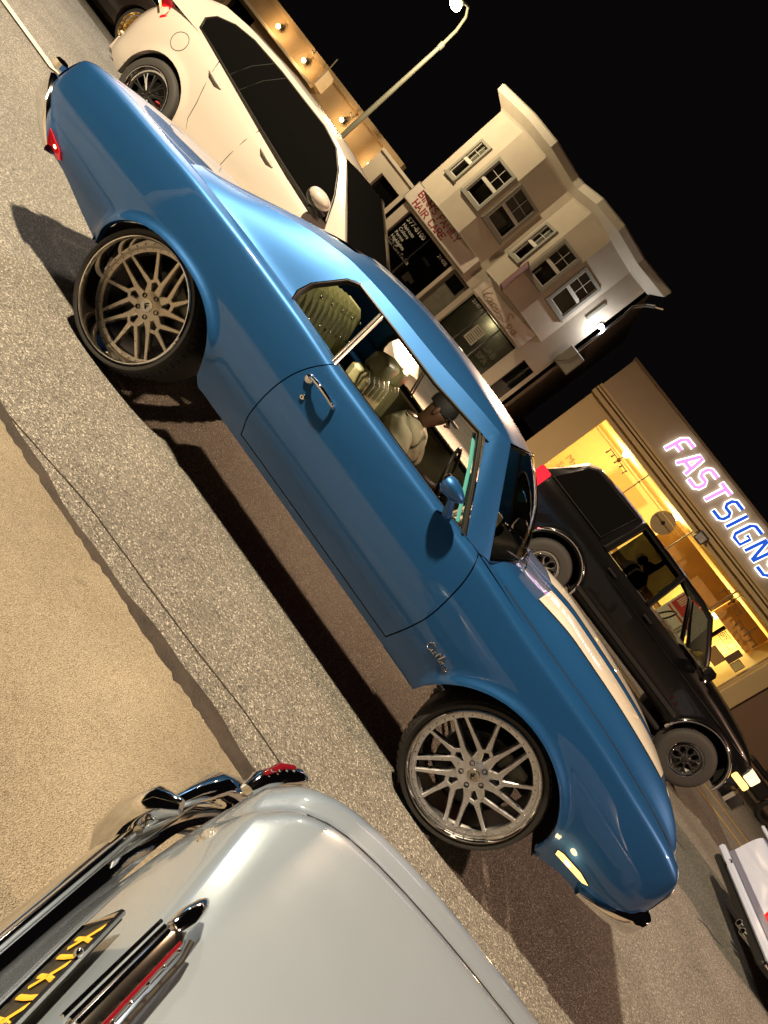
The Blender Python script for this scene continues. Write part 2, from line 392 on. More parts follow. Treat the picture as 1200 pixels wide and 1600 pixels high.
for (x0, y0, x1, y1, w) in ((3.95, 3.6, 4.75, 3.75, .022), (4.0, 3.45, 4.4, 3.52, .015), (4.45, 2.3, 4.9, 2.42, .012)):
    z = ground_z(y0)+.004; n = 14; pts = []
    for i in range(n+1): t = i/n; pts.append((lerp(x0, x1, t), lerp(y0, y1, t)+.02*math.sin(9*t+x0)+.008*nz2[i*3], w*math.sin(math.pi*t)**.5))
    for i in range(n): b.poly([(pts[i][0], pts[i][1]-pts[i][2], z), (pts[i+1][0], pts[i+1][1]-pts[i+1][2], z), (pts[i+1][0], pts[i+1][1]+pts[i+1][2], z), (pts[i][0], pts[i][1]+pts[i][2], z)])
tag(b.build('road_crack', 'gutter_dark', ang=0), kind='structure')
def line_mark(name, mt, x0, x1, y, w, z):
    b = MB(); b.poly([(x0, y-w/2, z), (x1, y-w/2, z), (x1, y+w/2, z), (x0, y+w/2, z)]); return tag(b.build(name, mt, ang=0), kind='structure')
line_mark('lane_line', 'paint_line', -11.5, -5.15, 1.62, .13, ground_z(1.62)+.012)
line_mark('lane_line', 'paint_line', -24, -14.5, 1.62, .13, ground_z(1.62)+.012)
line_mark('centre_line', 'paint_yellow', -80, 80, 8.18, .12, .104); line_mark('centre_line', 'paint_yellow', -80, 80, 9.35, .12, .104)
b = MB(); b.box((-80, 16.0, -.05), (80, 42, .22)); tag(b.build('far_pavement', 'concrete', ang=0), kind='structure')

# ------------------------------------------------------------------ wheels
def wheel(parent, c, Rt, Rr, w, dish, sgn, style, rub='tyre_rubber', met='brushed_metal', base=39, nt_=48):
    """sgn -1: outward is -y"""
    root = part_empty('wheel', parent, c)
    fn = lambda a, r, t: (r*math.cos(t), sgn*a, r*math.sin(t))
    b = MB()
    mid = (Rt+Rr)/2
    b.lathe([(-w, Rr-.012), (-w-.012, mid), (-w+.012, Rt-.018), (-w+.04, Rt), (-w/2, Rt+.002), (-.04, Rt), (-.016, Rt-.010), (.002, Rt-.028), (.012, mid+.004), (.009, Rr+.012), (-.002, Rr+.002), (-.014, Rr-.004)], 72, fn)
    for k in range(60):                                      # shoulder blocks
        t = 2*math.pi*k/60; t2 = t+2*math.pi/60*.62
        pts = [fn(-.012, Rt-.016, t), fn(-.012, Rt-.016, t2), fn(-.06, Rt+.004, t2), fn(-.06, Rt+.004, t)]
        b.prism(pts, Vector(fn(0, .006, (t+t2)/2)))
    b.build('tyre', rub, root, 40)
    b = MB()
    b.lathe([(-.014, Rr-.004), (.006, Rr+.003), (.012, Rr-.002), (.011, Rr-.007), (.004, Rr-.010), (-.010, Rr-.012), (-dish*.5, Rr-.015), (-dish-.004, Rr-.019), (-dish-.006, Rr-.034)], 96, fn)
    b.build('rim_lip', 'chrome', root, 50)
    b = MB(); b.lathe([(-dish-.006, Rr-.032), (-dish-.03, Rr-.05), (-w, Rr-.03)], 48, fn); b.build('rim_barrel', 'dark_metal' if style != 'wire' else 'gold_metal', root)
    Rs = Rr-.021 if style == 'directional' else Rr-.045
    P2 = lambda r, deg, a: fn(a, r, rad(deg))
    if style == 'directional':
        b = MB(); a0 = -dish
        b.lathe([(a0-.014, Rs-.024), (a0, Rs-.022), (a0+.003, Rs-.004), (a0-.003, Rs+.004)], 96, fn)
        def ribbon(pts, ws, th=.030, up=.0):
            c2 = [Vector((r*math.cos(rad(d)), r*math.sin(rad(d)))) for r, d in pts]; L = []; n = len(c2)
            for i in range(n):
                t = (c2[min(i+1, n-1)]-c2[max(i-1, 0)]).normalized(); L.append(Vector((-t.y, t.x)))
            V = []
            for i in range(n):
                q = ws[i]/2
                for (o, aa) in ((-1.28*q, -th), (-q, -.004), (-.72*q, up), (.72*q, up), (q, -.004), (1.28*q, -th)):
                    p = c2[i]+L[i]*o; V.append((p.x, sgn*(a0+aa), p.y))
            F = []
            for i in range(n-1):
                for j in range(5): F.append((i*6+j, (i+1)*6+j, (i+1)*6+j+1, i*6+j+1))
            F += [tuple(range(6)), tuple(range((n-1)*6+5, (n-1)*6-1, -1))]
            b.add(V, F)
        for g in range(5):
            h = base+72*g
            def seg(r1, d1, r2, d2, n=5):
                A = np.array((r1*math.cos(rad(d1)), r1*math.sin(rad(d1)))); B = np.array((r2*math.cos(rad(d2)), r2*math.sin(rad(d2))))
                return [(float(np.hypot(*(A+(B-A)*i/n))), math.degrees(math.atan2((A+(B-A)*i/n)[1], (A+(B-A)*i/n)[0]))) for i in range(n+1)]
            re_ = Rs-.010
            ribbon([(.16*Rr, h+27)]+seg(.37*Rr, h+15, re_, h+40), [.055, .033, .025, .022, .020, .019, .019])
            ribbon([(.16*Rr, h-27)]+seg(.37*Rr, h-18, re_, h-21), [.055, .033, .025, .022, .020, .019, .019])
            ribbon([(.38*Rr, h-17), (.44*Rr, h-1), (.39*Rr, h+15)], [.020, .024, .020], up=-.001)
            ribbon(seg(.43*Rr, h+2, re_, h+7), [.030, .025, .021, .019, .018, .018], up=-.0005)
        b.lathe([(a0-.03, .27*Rr), (a0-.001, .245*Rr), (a0+.004, .17*Rr), (a0+.008, .10*Rr), (a0+.008, .001)], 40, fn)
        b.build('spokes', met, root, 30)
        b = MB()
        for g in range(40):
            p = P2(Rs-.010, g*9, a0+.004); b.ball(p, .0042, 6, 4)
        tag(b.build('rim_bolts', 'dull_chrome', root, 60), kind='stuff')
        for g in range(5):
            b = MB(); t = base+36+72*g
            o = Vector(P2(.185*Rr, t, 0)); b.lathe([(a0+.004, .013), (a0+.0085, .013), (a0+.009, .010), (a0-.004, .009), (a0-.004, .001)], 14, lambda a, r, w_: (o.x+r*math.cos(w_), sgn*a, o.z+r*math.sin(w_)))
            b.build('lug_nut', 'dark_metal', root)
        b = MB(); b.lathe([(a0+.006, .034), (a0+.013, .032), (a0+.014, .026), (a0+.012, .001)], 28, fn); b.build('hub_cap', 'dull_chrome', root)
        b = MB(); q = lambda x, z: (x*.6+z*.8*0, sgn*(a0+.0155), z*.6)
        s_ = .030
        ff = [[(-.3, -.5), (-.3, .35), (.4, .35)], [(-.3, -.02), (.2, -.02)]]
        ro = rad(-54)
        for pl in ff: b.tube([((x*math.cos(ro)+z*math.sin(ro))*s_*-sgn, sgn*(a0+.0150), (-x*math.sin(ro)+z*math.cos(ro))*s_) for x, z in pl], .0036, 6)
        b.build('hub_emblem', 'black_trim', root)
        b = MB(); b.lathe([(-dish-.05, .20*Rr/.32), (-dish-.075, .20*Rr/.32), (-dish-.08, .05)], 40, fn); b.build('brake_disc', 'dark_metal', root)
        b = MB(); b.box((.03, sgn*(-dish-.085) - .025, .10), (.17, sgn*(-dish-.085)+.025, .19), .012); b.build('brake_caliper', 'grey_paper', root)
    elif style == 'mesh':
        b = MB(); a0 = -dish
        b.lathe([(a0-.012, Rs-.022), (a0, Rs-.02), (a0, Rs+.008)], 64, fn)
        for g in range(10):
            h = 36*g
            for dd in (-5, 5):
                b.tube([P2(.18*Rr, h+dd*.6, a0+.004), P2(.6*Rr, h+dd*.7, a0), P2(Rs-.008, h+dd*1.2, a0-.004)], .0085, 6)
        b.lathe([(a0-.02, .30*Rr), (a0+.004, .24*Rr), (a0+.008, .001)], 30, fn)
        for g in range(5): b.ball(P2(.15*Rr, 72*g, a0+.012), .011, 8, 6)
        b.build('spokes', met, root, 40)
        b = MB(); b.lathe([(-dish-.05, .66*Rr), (-dish-.07, .66*Rr), (-dish-.075, .05)], 40, fn); b.build('brake_disc', 'dark_metal', root)
        b = MB(); b.box((.07, sgn*(-dish-.06)-.02, -.13), (.17, sgn*(-dish-.06)+.02, .05), .015); b.build('brake_caliper', 'tape_red', root)
    elif style == 'offroad':
        b = MB(); a0 = -dish
        b.lathe([(a0-.05, Rs-.05), (a0-.01, Rs-.015), (a0+.004, Rs+.012), (a0+.010, Rs-.004), (a0+.004, Rs-.02)], 64, fn)
        for g in range(8):
            h = 45*g
            b.tube([P2(.22*Rr, h, a0+.004), P2(.55*Rr, h, a0+.006), P2(Rs-.012, h-9, a0-.004)], [.02, .014, .016], 6)
            b.tube([P2(.55*Rr, h, a0+.006), P2(Rs-.012, h+9, a0-.004)], [.014, .016], 6)
        b.lathe([(a0-.03, .34*Rr), (a0+.006, .30*Rr), (a0+.02, .2*Rr), (a0+.022, .001)], 30, fn)
        b.build('spokes', met, root, 40)
        b = MB()
        for g in range(24): b.ball(P2(Rs-.004, 15*g, a0+.012), .008, 6, 5)
        for g in range(6): b.ball(P2(.24*Rr, 60*g, a0+.014), .010, 6, 5)
        tag(b.build('rim_bolts', 'chrome', root, 60), kind='stuff')
        b = MB(); b.lathe([(-dish-.05, .6*Rr), (-dish-.07, .6*Rr), (-dish-.075, .03)], 30, fn); b.build('brake_disc', 'liner', root)
    else:
        b = MB(); a0 = -dish
        for g in range(48):
            h = 7.5*g; off = 14 if g % 2 else -14
            b.tube([P2(.26*Rr, h+off, a0+.02 if g % 4 < 2 else a0-.05), P2(Rs-.002, h, a0-.01)], .0045, 5)
        b.lathe([(a0-.06, .28*Rr), (a0+.02, .26*Rr), (a0+.04, .12*Rr), (a0+.05, .001)], 24, fn)
        b.lathe([(a0-.075, Rs), (a0-.09, .5*Rr), (a0-.06, .28*Rr)], 40, fn)
        b.build('spokes', 'gold_metal', root, 40)
    return root

# ------------------------------------------------------------------ the blue coupe
coupe = thing('muscle_car', 'blue vintage two-door muscle car on huge bright wheels, two cream stripes along its hood', 'car')
ZR = .362
Wc = pch((-2.70, .80), (-2.64, .855), (-2.5, .895), (-2.2, .930), (-1.8, .955), (-1.4, .968), (-.9, .965), (0, .955), (.9, .962), (1.4, .965), (1.8, .952), (2.1, .925), (2.28, .895), (2.345, .865), (2.372, .83))
Sc = pch((0, -.085), (.10, -.048), (.25, -.012), (.40, 0), (.55, -.002), (.68, -.010), (.78, -.021), (.88, -.036), (.93, -.045), (.955, -.053), (.98, -.078), (1, -.110))
ZSc = pch((-2.70, .865), (-2.6, .90), (-2.4, .935), (-2.0, .975), (-1.6, 1.005), (-1.2, 1.015), (-.8, 1.012), (-.4, .995), (.3, .995), (.6, 1.0), (1.04, .975), (1.58, .962), (1.9, .935), (2.15, .905), (2.28, .872), (2.34, .842), (2.372, .812))
ARCH = ((1.40, .362, .455, .385, 2.0), (-1.37, .362, .455, .345, 2.25))
def zbot(x):
    z = ZR
    if x < -1.80: z = max(z, lerp(ZR, .455, sstep(-1.8, -2.3, x)))
    if x > 1.84: z = max(z, lerp(ZR, .43, sstep(1.84, 2.05, x)))
    if x > 2.1: z = lerp(z, .56, sstep(2.1, 2.30, x))
    if x < -2.45: z = lerp(z, .56, sstep(-2.45, -2.7, x))
    for cx, cz, a, bb, p in ARCH:
        t = abs(x-cx)/a
        if t < 1: z = max(z, cz+bb*(1-t**p)**(1/p))
    return z
def yside(x, z):
    zs = ZSc(x); t = (z-ZR)/(zs-ZR); y = Wc(x)+Sc(min(max(t, 0), 1))
    for cx, cz, a, bb, p in ARCH:
        q = ((abs(x-cx)/a)**p+(max(z-cz, 0)/bb)**p)**(1/p)
        d = max(q-1, 0)*.42
        y += .020*math.exp(-(d/.032)**2)
    # door and quarter hollow / raised crease running back along the hips
    return y
def xs_arch(x0, x1, n):
    xs = list(np.linspace(x0, x1, n))
    for cx, cz, a, bb, p in ARCH:
        for k in range(33):
            x = cx-a*math.cos(math.pi*k/32)
            if x0 < x < x1: xs.append(x)
        for e in (cx-a, cx+a):
            for d in (-.03, -.06, -.1):
                x = e+d*(1 if e < cx else -1)
                if x0 < x < x1: xs.append(x)
    xs = sorted(xs); out = [xs[0]]
    for x in xs[1:]:
        if x-out[-1] > .004: out.append(x)
    return out
TT = [.76, .80, .84, .875, .90, .92, .937, .950, .960, .970, .980, .990, 1.0]
def side_panel(name, parent, xe0, xe1, zb, sgn, n=40, nv=27, mt='blue_paint', lip=.035):
    """panel of the body side between edges xe0(z), xe1(z), from zb(x) up to the shoulder line"""
    m0 = xe0(.7); m1 = xe1(.7); xs = xs_arch(m0, m1, n); V = []
    for i, x in enumerate(xs):
        t = (x-m0)/(m1-m0)
        z0 = zb(x); z1 = ZSc(x)
        for j in range(nv):
            zc_ = ZR+.72*(z1-ZR)
            z = lerp(z0, zc_, j/13) if j < 14 else ZR+TT[j-14]*(z1-ZR)
            w0 = max(0, 1-(x-m0)/.30); w1 = max(0, 1-(m1-x)/.30)
            xx = x+(xe0(z)-m0)*w0**1.5+(xe1(z)-m1)*w1**1.5
            V.append((xx, sgn*yside(xx if abs(xx-x) < .2 else x, z), z))
        # inward return at the bottom edge
    k = nv; n_ = len(xs); F = []
    for i in range(n_-1):
        for j in range(nv-1):
            q = (i*k+j, (i+1)*k+j, (i+1)*k+j+1, i*k+j+1); F.append(q if sgn < 0 else q[::-1])
    base = len(V)
    for i in range(n_): p = V[i*k]; V.append((p[0], p[1]-sgn*lip, p[2]+.004))
    for i in range(n_-1): q = (base+i, base+i+1, (i+1)*k, i*k); F.append(q if sgn < 0 else q[::-1])
    # returns at the two ends, so that the shut lines are deep
    for e, ii in ((0, 0), (1, n_-1)):
        b0 = len(V)
        for j in range(nv): p = V[ii*k+j]; V.append((p[0], p[1]-sgn*.03, p[2]))
        for j in range(nv-1):
            q = (ii*k+j, ii*k+j+1, b0+j+1, b0+j); F.append(q)
    return mesh(name, V, F, mt, parent, 40)
GAP = .0035
dr = pch((.36, -.545), (.41, -.55), (.51, -.583), (.71, -.602), (.80, -.595), (.89, -.57), (.96, -.535), (1.02, -.50))
df = pch((.36, .66), (.42, .668), (.55, .69), (.65, .70), (.84, .675), (.97, .628), (1.02, .58))
cst = lambda c: (lambda z: c)
for sg in (-1, 1):
    side_panel('quarter_panel', coupe, cst(-2.695), lambda z: dr(z)-GAP, zbot, sg, 46)
    side_panel('fender', coupe, lambda z: df(z)+GAP, cst(2.365), zbot, sg, 40)
    door = side_panel('door', coupe, lambda z: dr(z)+GAP, lambda z: df(z)-GAP, lambda x: .412, sg, 26)
    # rocker strip under the door
    V = []; xs = np.linspace(dr(.4)-.01, df(.4)+.01, 24); F = []
    for x in xs:
        for z in (.362, .375, .39, .405): V.append((x, sg*(yside(x, z)), z))
        V.append((x, sg*(yside(x, .362)-.05), .366))
    for i in range(23):
        for j in range(3): F.append((i*5+j, (i+1)*5+j, (i+1)*5+j+1, i*5+j+1))
        F.append((i*5+4, (i+1)*5+4, (i+1)*5, i*5))
    mesh('rocker', V, F, 'blue_paint', coupe, 40)
    b = MB(); b.tube([(x, sg*(yside(x, .41)-.004), .4085) for x in np.linspace(-.55, .67, 20)], .0028, 5); b.build('shut_line', 'liner', coupe)
    # dark backing behind the shut lines and wheel housings
    V = []; F = []; xs = np.linspace(-.9, .93, 20)
    for x in xs:
        for z in np.linspace(.37, .985, 12): V.append((x, sg*(yside(x, z)-.02), z))
    for i in range(19):
        for j in range(11): F.append((i*12+j, (i+1)*12+j, (i+1)*12+j+1, i*12+j+1))
    mesh('door_inner', V, F, 'liner', coupe)
    for cx, cz, a, bb, p in ARCH:
        V = []; F = []
        for k in range(25):
            t = math.pi*k/24; x = cx-(a+.02)*math.cos(t); z = cz+(bb+.02)*math.sin(t)
            V += [(x, sg*.93 if abs(math.cos(t)) < .9 else sg*.90, z), (x, sg*.5, z)]
        for k in range(24): F.append((2*k, 2*k+2, 2*k+3, 2*k+1))
        F.append(tuple(2*k+1 for k in range(25)))
        mesh('wheel_housing', V, F, 'liner', coupe)
    # chrome strip along the base of the windows
    b = MB(); b.tube([(x, sg*(yside(x, ZSc(x))+.002), ZSc(x)+.004) for x in np.linspace(-.60, .50, 30)], .006, 6); b.build('belt_moulding', 'chrome', coupe)
    b = MB(); b.tube([(x, sg*(yside(x, .365)-.004), .358) for x in np.linspace(.70, .92, 8)], .005, 6); b.build('rocker_moulding', 'dull_chrome', coupe)
# hood, cowl, deck
ZCh = pch((.62, 1.085), (.8, 1.10), (1.1, 1.105), (1.5, 1.09), (1.9, 1.055), (2.1, 1.018), (2.22, .975), (2.30, .92), (2.345, .86), (2.375, .80))
def zhood(x, y):
    ye = Wc(x)-.112; zs = ZSc(x); t = min(abs(y)/ye, 1)
    crown = zs+(ZCh(x)-.055-zs)*(1-t**3.6)**.9 if t < 1 else zs
    v = -.018*math.exp(-((abs(y)-ye+.10)/.05)**2)*sstep(0, .08, ye-abs(y))      # valley inside the fender crest
    f = sstep(.85, 1.25, x)*(1-sstep(2.05, 2.3, x)*.6)
    ay = abs(y); bulge = .046*sstep(.70, .585, ay)*(1-.35*sstep(.11, .03, ay))
    return crown+v+bulge*(.35+.65*f)
def hood_pt(u, v):
    x = lerp(.80+.0, 2.372, u); ye = Wc(x)-.112; y = -ye+2*ye*v; return (x, y, zhood(x, y))
def cowl_front(y): return .80-.18*(abs(y)/.85)**2
def hood2(u, v):
    y_ = -1+2*v; x = lerp(cowl_front(y_*.85), 2.372, u); ye = Wc(x)-.112; return (x, y_*ye, zhood(x, y_*ye))
grid('hood', 64, 71, hood2, 'blue_paint', coupe, 60)
b = MB(); 
for sg in (-1, 1):
    for sft in (0,):
        V = []; F = []; n = 50
        for i in range(n+1):
            for j in range(9):
                t = j/8; ay = lerp(.115, .560, t); x = lerp(1.035-.14*(ay-.115), 2.17-.36*(ay-.115), i/n); V.append((x, sg*ay, zhood(x, sg*ay)+.0025))
        for i in range(n):
            for j in range(8):
                q = (i*9+j, (i+1)*9+j, (i+1)*9+j+1, i*9+j+1); F.append(q if sg > 0 else q[::-1])
        mesh('hood_stripe', V, F, 'stripe_cream', coupe, 60)
        e = MB(); ay0, ay1 = .155, .485
        for ay in (.101, .574):
            e.tube([(x, sg*ay, zhood(x, sg*ay)+.001) for x in np.linspace(1.035-.14*(ay-.115), 2.17-.36*(ay-.115), 30)], .0030, 5)
        e.build('stripe_edge', 'liner', coupe)
    e = MB(); e.tube([(x, sg*.80+sg*0*x, zhood(x, sg*.80)+.0) for x in np.linspace(.8, 2.18, 40)], .0035, 5); e.build('shut_line', 'liner', coupe)
ZCd = pch((-2.70, .86), (-2.62, .92), (-2.5, .955), (-2.2, .985), (-1.9, 1.02), (-1.7, 1.05))
def zdeck(x, y):
    ye = Wc(x)-.112; t = min(abs(y)/ye, 1); zs = ZSc(x); return zs+(ZCd(x)-zs)*(1-t**2.6)
grid('trunk_lid', 30, 41, lambda u, v: (lambda x: (x, (Wc(x)-.112)*(-1+2*v), zdeck(x, (Wc(x)-.112)*(-1+2*v))))(lerp(-2.695, -1.66, u)), 'blue_paint', coupe, 50)
# nose and tail panels
def cap(x, name, mt, zlo, lean):
    W0 = Wc(x)
    def fn(u, v):
        zt = ZSc(x)+((ZCh(x) if x > 0 else ZCd(x))-ZSc(x))*(1-abs(2*u-1)**2.2)*.8
        z = lerp(zlo, zt, v); t = (z-ZR)/(ZSc(x)-ZR); y = (W0+Sc(min(max(t, 0), 1)))*(-1+2*u)
        return (x+lean*math.sin(math.pi*v)*(1-.6*abs(2*u-1)**4), y, z)
    return grid(name, 31, 10, fn, mt, coupe, 50)
cap(2.367, 'nose_panel', 'blue_paint', .56, .012); cap(-2.697, 'tail_panel', 'blue_paint', .56, -.03)
b = MB()
for k in range(13): b.box((2.385, -.62, .63+.012*k), (2.40, -.06, .636+.012*k)); b.box((2.385, .06, .63+.012*k), (2.40, .62, .636+.012*k))
b.box((2.37, -.66, .62), (2.385, .66, .80)); b.build('grille', 'dull_chrome', coupe)
for sg in (-1, 1):
    for yy in (.50, .68):
        b = MB(); b.lathe([(0, .085), (.02, .08), (.012, .07), (.02, .05), (.026, .001)], 24, lambda a, r, t: (2.385+a, sg*yy+r*math.cos(t), .715+r*math.sin(t))); b.build('headlight', 'clear_lens', coupe)
# bumpers
def bumper(name, pts, hh, dd, mt='chrome'):
    b = MB(); b.tube(pts, [(hh*s, dd*s) for s in ([.55, .9]+[1]*(len(pts)-4)+[.9, .55])], 14, flat=(0, 0, 1)); return b.build(name, mt, coupe, 60)
# chrome front bumper: thin under the marker lamp, wrapping the nose below the grille
b = MB(); V = []; F = []; path = []
for t in np.linspace(-1, 1, 61):
    a = abs(t); 
    if a < .72: x = 2.425-.025*(a/.72)**2; y = .858*(a/.72)
    else: q = (a-.72)/.28; x = 2.40-.30*q; y = .858+.068*math.sin(q*math.pi/2)**.6
    path.append((x, math.copysign(y, t), a))
for (x, y, a) in path:
    q = max(0, (a-.72)/.28); h = lerp(.062, .012, q**.8); zc = lerp(.575, .452, q**.8); nrm = Vector((1 if a < .72 else 1-q, math.copysign(.15+q, y), 0)).normalized()
    for (o, dz) in ((-.06, h*.96), (.002, h), (.012, h*.92), (.0135, h*.3), (.012, -.4*h), (.004, -h), (-.06, -h*1.05)):
        V.append((x+nrm.x*o, y+nrm.y*o, zc+dz))
for i in range(60):
    for j in range(6): F.append((i*7+j, (i+1)*7+j, (i+1)*7+j+1, i*7+j+1))
mesh('front_bumper', V, F, 'chrome', coupe, 40)
V = []; F = []; path = []
for t in np.linspace(-1, 1, 61):
    a = abs(t)
    if a < .72: x = -2.745+.03*(a/.72)**2; y = .82*(a/.72)
    else: q = (a-.72)/.28; x = -2.715+.36*q; y = .82+.105*math.sin(q*math.pi/2)**.8
    path.append((x, math.copysign(y, t), a))
for (x, y, a) in path:
    q = max(0, (a-.72)/.28); h = lerp(.075, .018, q**.8); zc = lerp(.630, .462, q**1.2); nrm = Vector((-1 if a < .72 else -1+q, math.copysign(.15+q, y), 0)).normalized()
    for (o, dz) in ((-.06, h*.96), (.002, h), (.012, h*.92), (.0135, h*.3), (.012, -.4*h), (.004, -h), (-.06, -h*1.05)):
        V.append((x+nrm.x*o, y+nrm.y*o, zc+dz))
for i in range(60):
    for j in range(6): F.append((i*7+j, (i+1)*7+j, (i+1)*7+j+1, i*7+j+1))
mesh('rear_bumper', V, F, 'chrome', coupe, 40)
for sg in (-1, 1):
    b = MB(); b.box((-2.775, sg*.52-.09, .585), (-2.745, sg*.52+.09, .66), .012); b.build('tail_light', 'red_lens_dim', coupe)
    b = MB(); b.box((-2.80, sg*.76-.035, .705), (-2.742, sg*.76+.035, .765), .014); b.build('bumper_guard', 'chrome', coupe)
# side marker lamps
def on_side(x, z, sg, off=0): return (x, sg*(yside(x, z)+off), z)
for sg in (-1, 1):
    b = MB(); q = [(-2.44, .500), (-2.43, .532), (-2.30, .505), (-2.268, .474), (-2.285, .464)]
    b.prism([on_side(x, z, sg, .002) for x, z in q], (0, sg*.010, 0)); b.build('rear_marker_light', 'red_lens', coupe, 20)
    b = MB(); b.ball(on_side(-2.335, .497, sg, .008), .010, 12, 8, (1.4, .5, .8)); b.build('marker_bulb', 'hot_glow', coupe)
    q = [(1.895, .500), (1.905, .478), (2.075, .496), (2.10, .512), (2.03, .522), (1.92, .512)]
    b = MB(); b.tube([on_side(x, z, sg, .004) for x, z in q], .004, 6, closed=True); b.build('marker_bezel', 'chrome', coupe)
    b = MB(); b.ball(on_side(1.965, .498, sg, .010), .011, 12, 8, (1.8, .5, .8)); b.build('marker_bulb', 'hot_glow', coupe)
    b = MB(); b.prism([on_side(x, z, sg, .0005) for x, z in q], (0, sg*.008, 0)); b.build('front_marker_light', 'amber_glow', coupe, 20)
    lamp('marker_beam', 'POINT', on_side(2.0, .50, sg, .10), .5, (1, .6, .25), .02, coupe)
# script badge on the fender
word = [[(.62, .95), (.30, 1.0), (.05, .85), (.0, .62), (.12, .40), (.40, .34), (.62, .48)],
        [(.70, .66), (.70, .40), (.84, .36), (.95, .48), (.98, .66), (.98, .38), (1.1, .36), (1.25, .6), (1.42, 1.05), (1.36, .5), (1.44, .36), (1.58, .44), (1.74, .98), (1.86, 1.12), (1.74, .5), (1.82, .36), (1.98, .5), (2.22, .68), (2.04, .66), (2.0, .42), (2.14, .36), (2.27, .66), (2.27, .40), (2.38, .36), (2.58, .70), (2.62, .44), (2.50, .34), (2.70, .42), (2.86, .70), (2.90, .44), (2.78, .34), (3.0, .42)], [(1.24, .84), (1.58, .86)]]
b = MB()
for sg in (-1, 1):
    pass
for pl in word: b.tube([on_side(.800+px*.050, .545+py*.062, -1, .004) for px, py in pl], .0030, 6)
b.build('fender_script', 'chrome', coupe, 60)
# door handle with its lock, and wing mirror
for sg in (-1, 1):
    b = MB(); c = on_side(-.525, .862, sg, 0)
    b.lathe([(0, .026), (.012, .024), (.020, .018), (.022, .001)], 16, lambda a, r, t: (c[0]+r*math.cos(t), c[1]+sg*a, c[2]+r*math.sin(t)))
    b.tube([(-.525, c[1]+sg*.012, .870), (-.50, c[1]+sg*.038, .884), (-.44, c[1]+sg*.050, .890), (-.38, c[1]+sg*.044, .886), (-.352, c[1]+sg*.018, .876), (-.347, c[1]-sg*.01, .868)], [.011, .011, .011, .010, .011, .012], 10)
    b.build('door_handle', 'chrome', coupe, 60)
    b = MB(); c2 = on_side(-.478, .785, sg, 0); b.lathe([(0, .015), (.008, .013), (.010, .008), (.006, .001)], 14, lambda a, r, t: (c2[0]+r*math.cos(t), c2[1]+sg*a, c2[2]+r*math.sin(t))); b.build('door_lock', 'chrome', coupe, 60)
    b = MB(); yb = yside(.36, .98)
    b.tube([(.375, sg*(yb-.01), .985), (.345, sg*(yb+.03), 1.035), (.325, sg*(yb+.075), 1.075)], [(.030, .016), (.022, .012), (.018, .012)], 10)
    prof = [(-.042, .001), (-.040, .035), (-.025, .044), (.0, .047), (.04, .041), (.072, .026), (.088, .010), (.092, .001)]
    b.lathe(prof, 20, lambda a, r, t: (.285+a, sg*(yb+.085)+1.18*r*math.cos(t), 1.098+.92*r*math.sin(t)))
    mi = b.build('wing_mirror', 'blue_paint', coupe, 50)
    b = MB(); b.lathe([(-.0425, .036), (-.0435, .001)], 20, lambda a, r, t: (.285+a, sg*(yb+.085)+1.12*r*math.cos(t), 1.098+.88*r*math.sin(t))); b.build('mirror_glass', 'dark_glass', mi)
# ---- greenhouse
RY = pch((-1.80, .77), (-1.4, .715), (-1.1, .688), (-.8, .668), (-.4, .655), (.1, .640), (.32, .615))
RZ = pch((-1.80, 1.02), (-1.6, 1.085), (-1.4, 1.17), (-1.1, 1.285), (-.9, 1.335), (-.6, 1.362), (-.3, 1.372), (.1, 1.398), (.32, 1.405))
CZ = pch((-1.90, 1.03), (-1.75, 1.10), (-1.5, 1.235), (-1.2, 1.372), (-.95, 1.438), (-.6, 1.478), (-.3, 1.488), (.0, 1.482), (.2, 1.468), (.34, 1.445))
def zroof(x, y): t = min(abs(y)/RY(x), 1); return RZ(x)+(CZ(x)-RZ(x))*(1-t**2.3)
def roof_front(y): return .36-.10*(abs(y)/.62)**2
grid('roof', 40, 41, lambda u, v: (lambda yy: (lambda x: (x, yy*RY(x), zroof(x, yy*RY(x))))(lerp(-1.02, roof_front(yy*.62), u)))(-1+2*v), 'blue_paint', coupe, 60)
grid('headliner', 20, 21, lambda u, v: (lambda yy: (lambda x: (x, yy*(RY(x)-.02), zroof(x, yy*RY(x))-.035))(lerp(-1.0, roof_front(yy*.62)-.02, u)))(-1+2*v), 'olive_trim', coupe, 60)
def wrear(z):     # rear edge of the side window
    return float(np.interp(z, [.98, 1.05, 1.12, 1.262, 1.30], [-.90, -.925, -.925, -.85, -.80]))
def pane_y(z): return .868-(z-.99)*.545
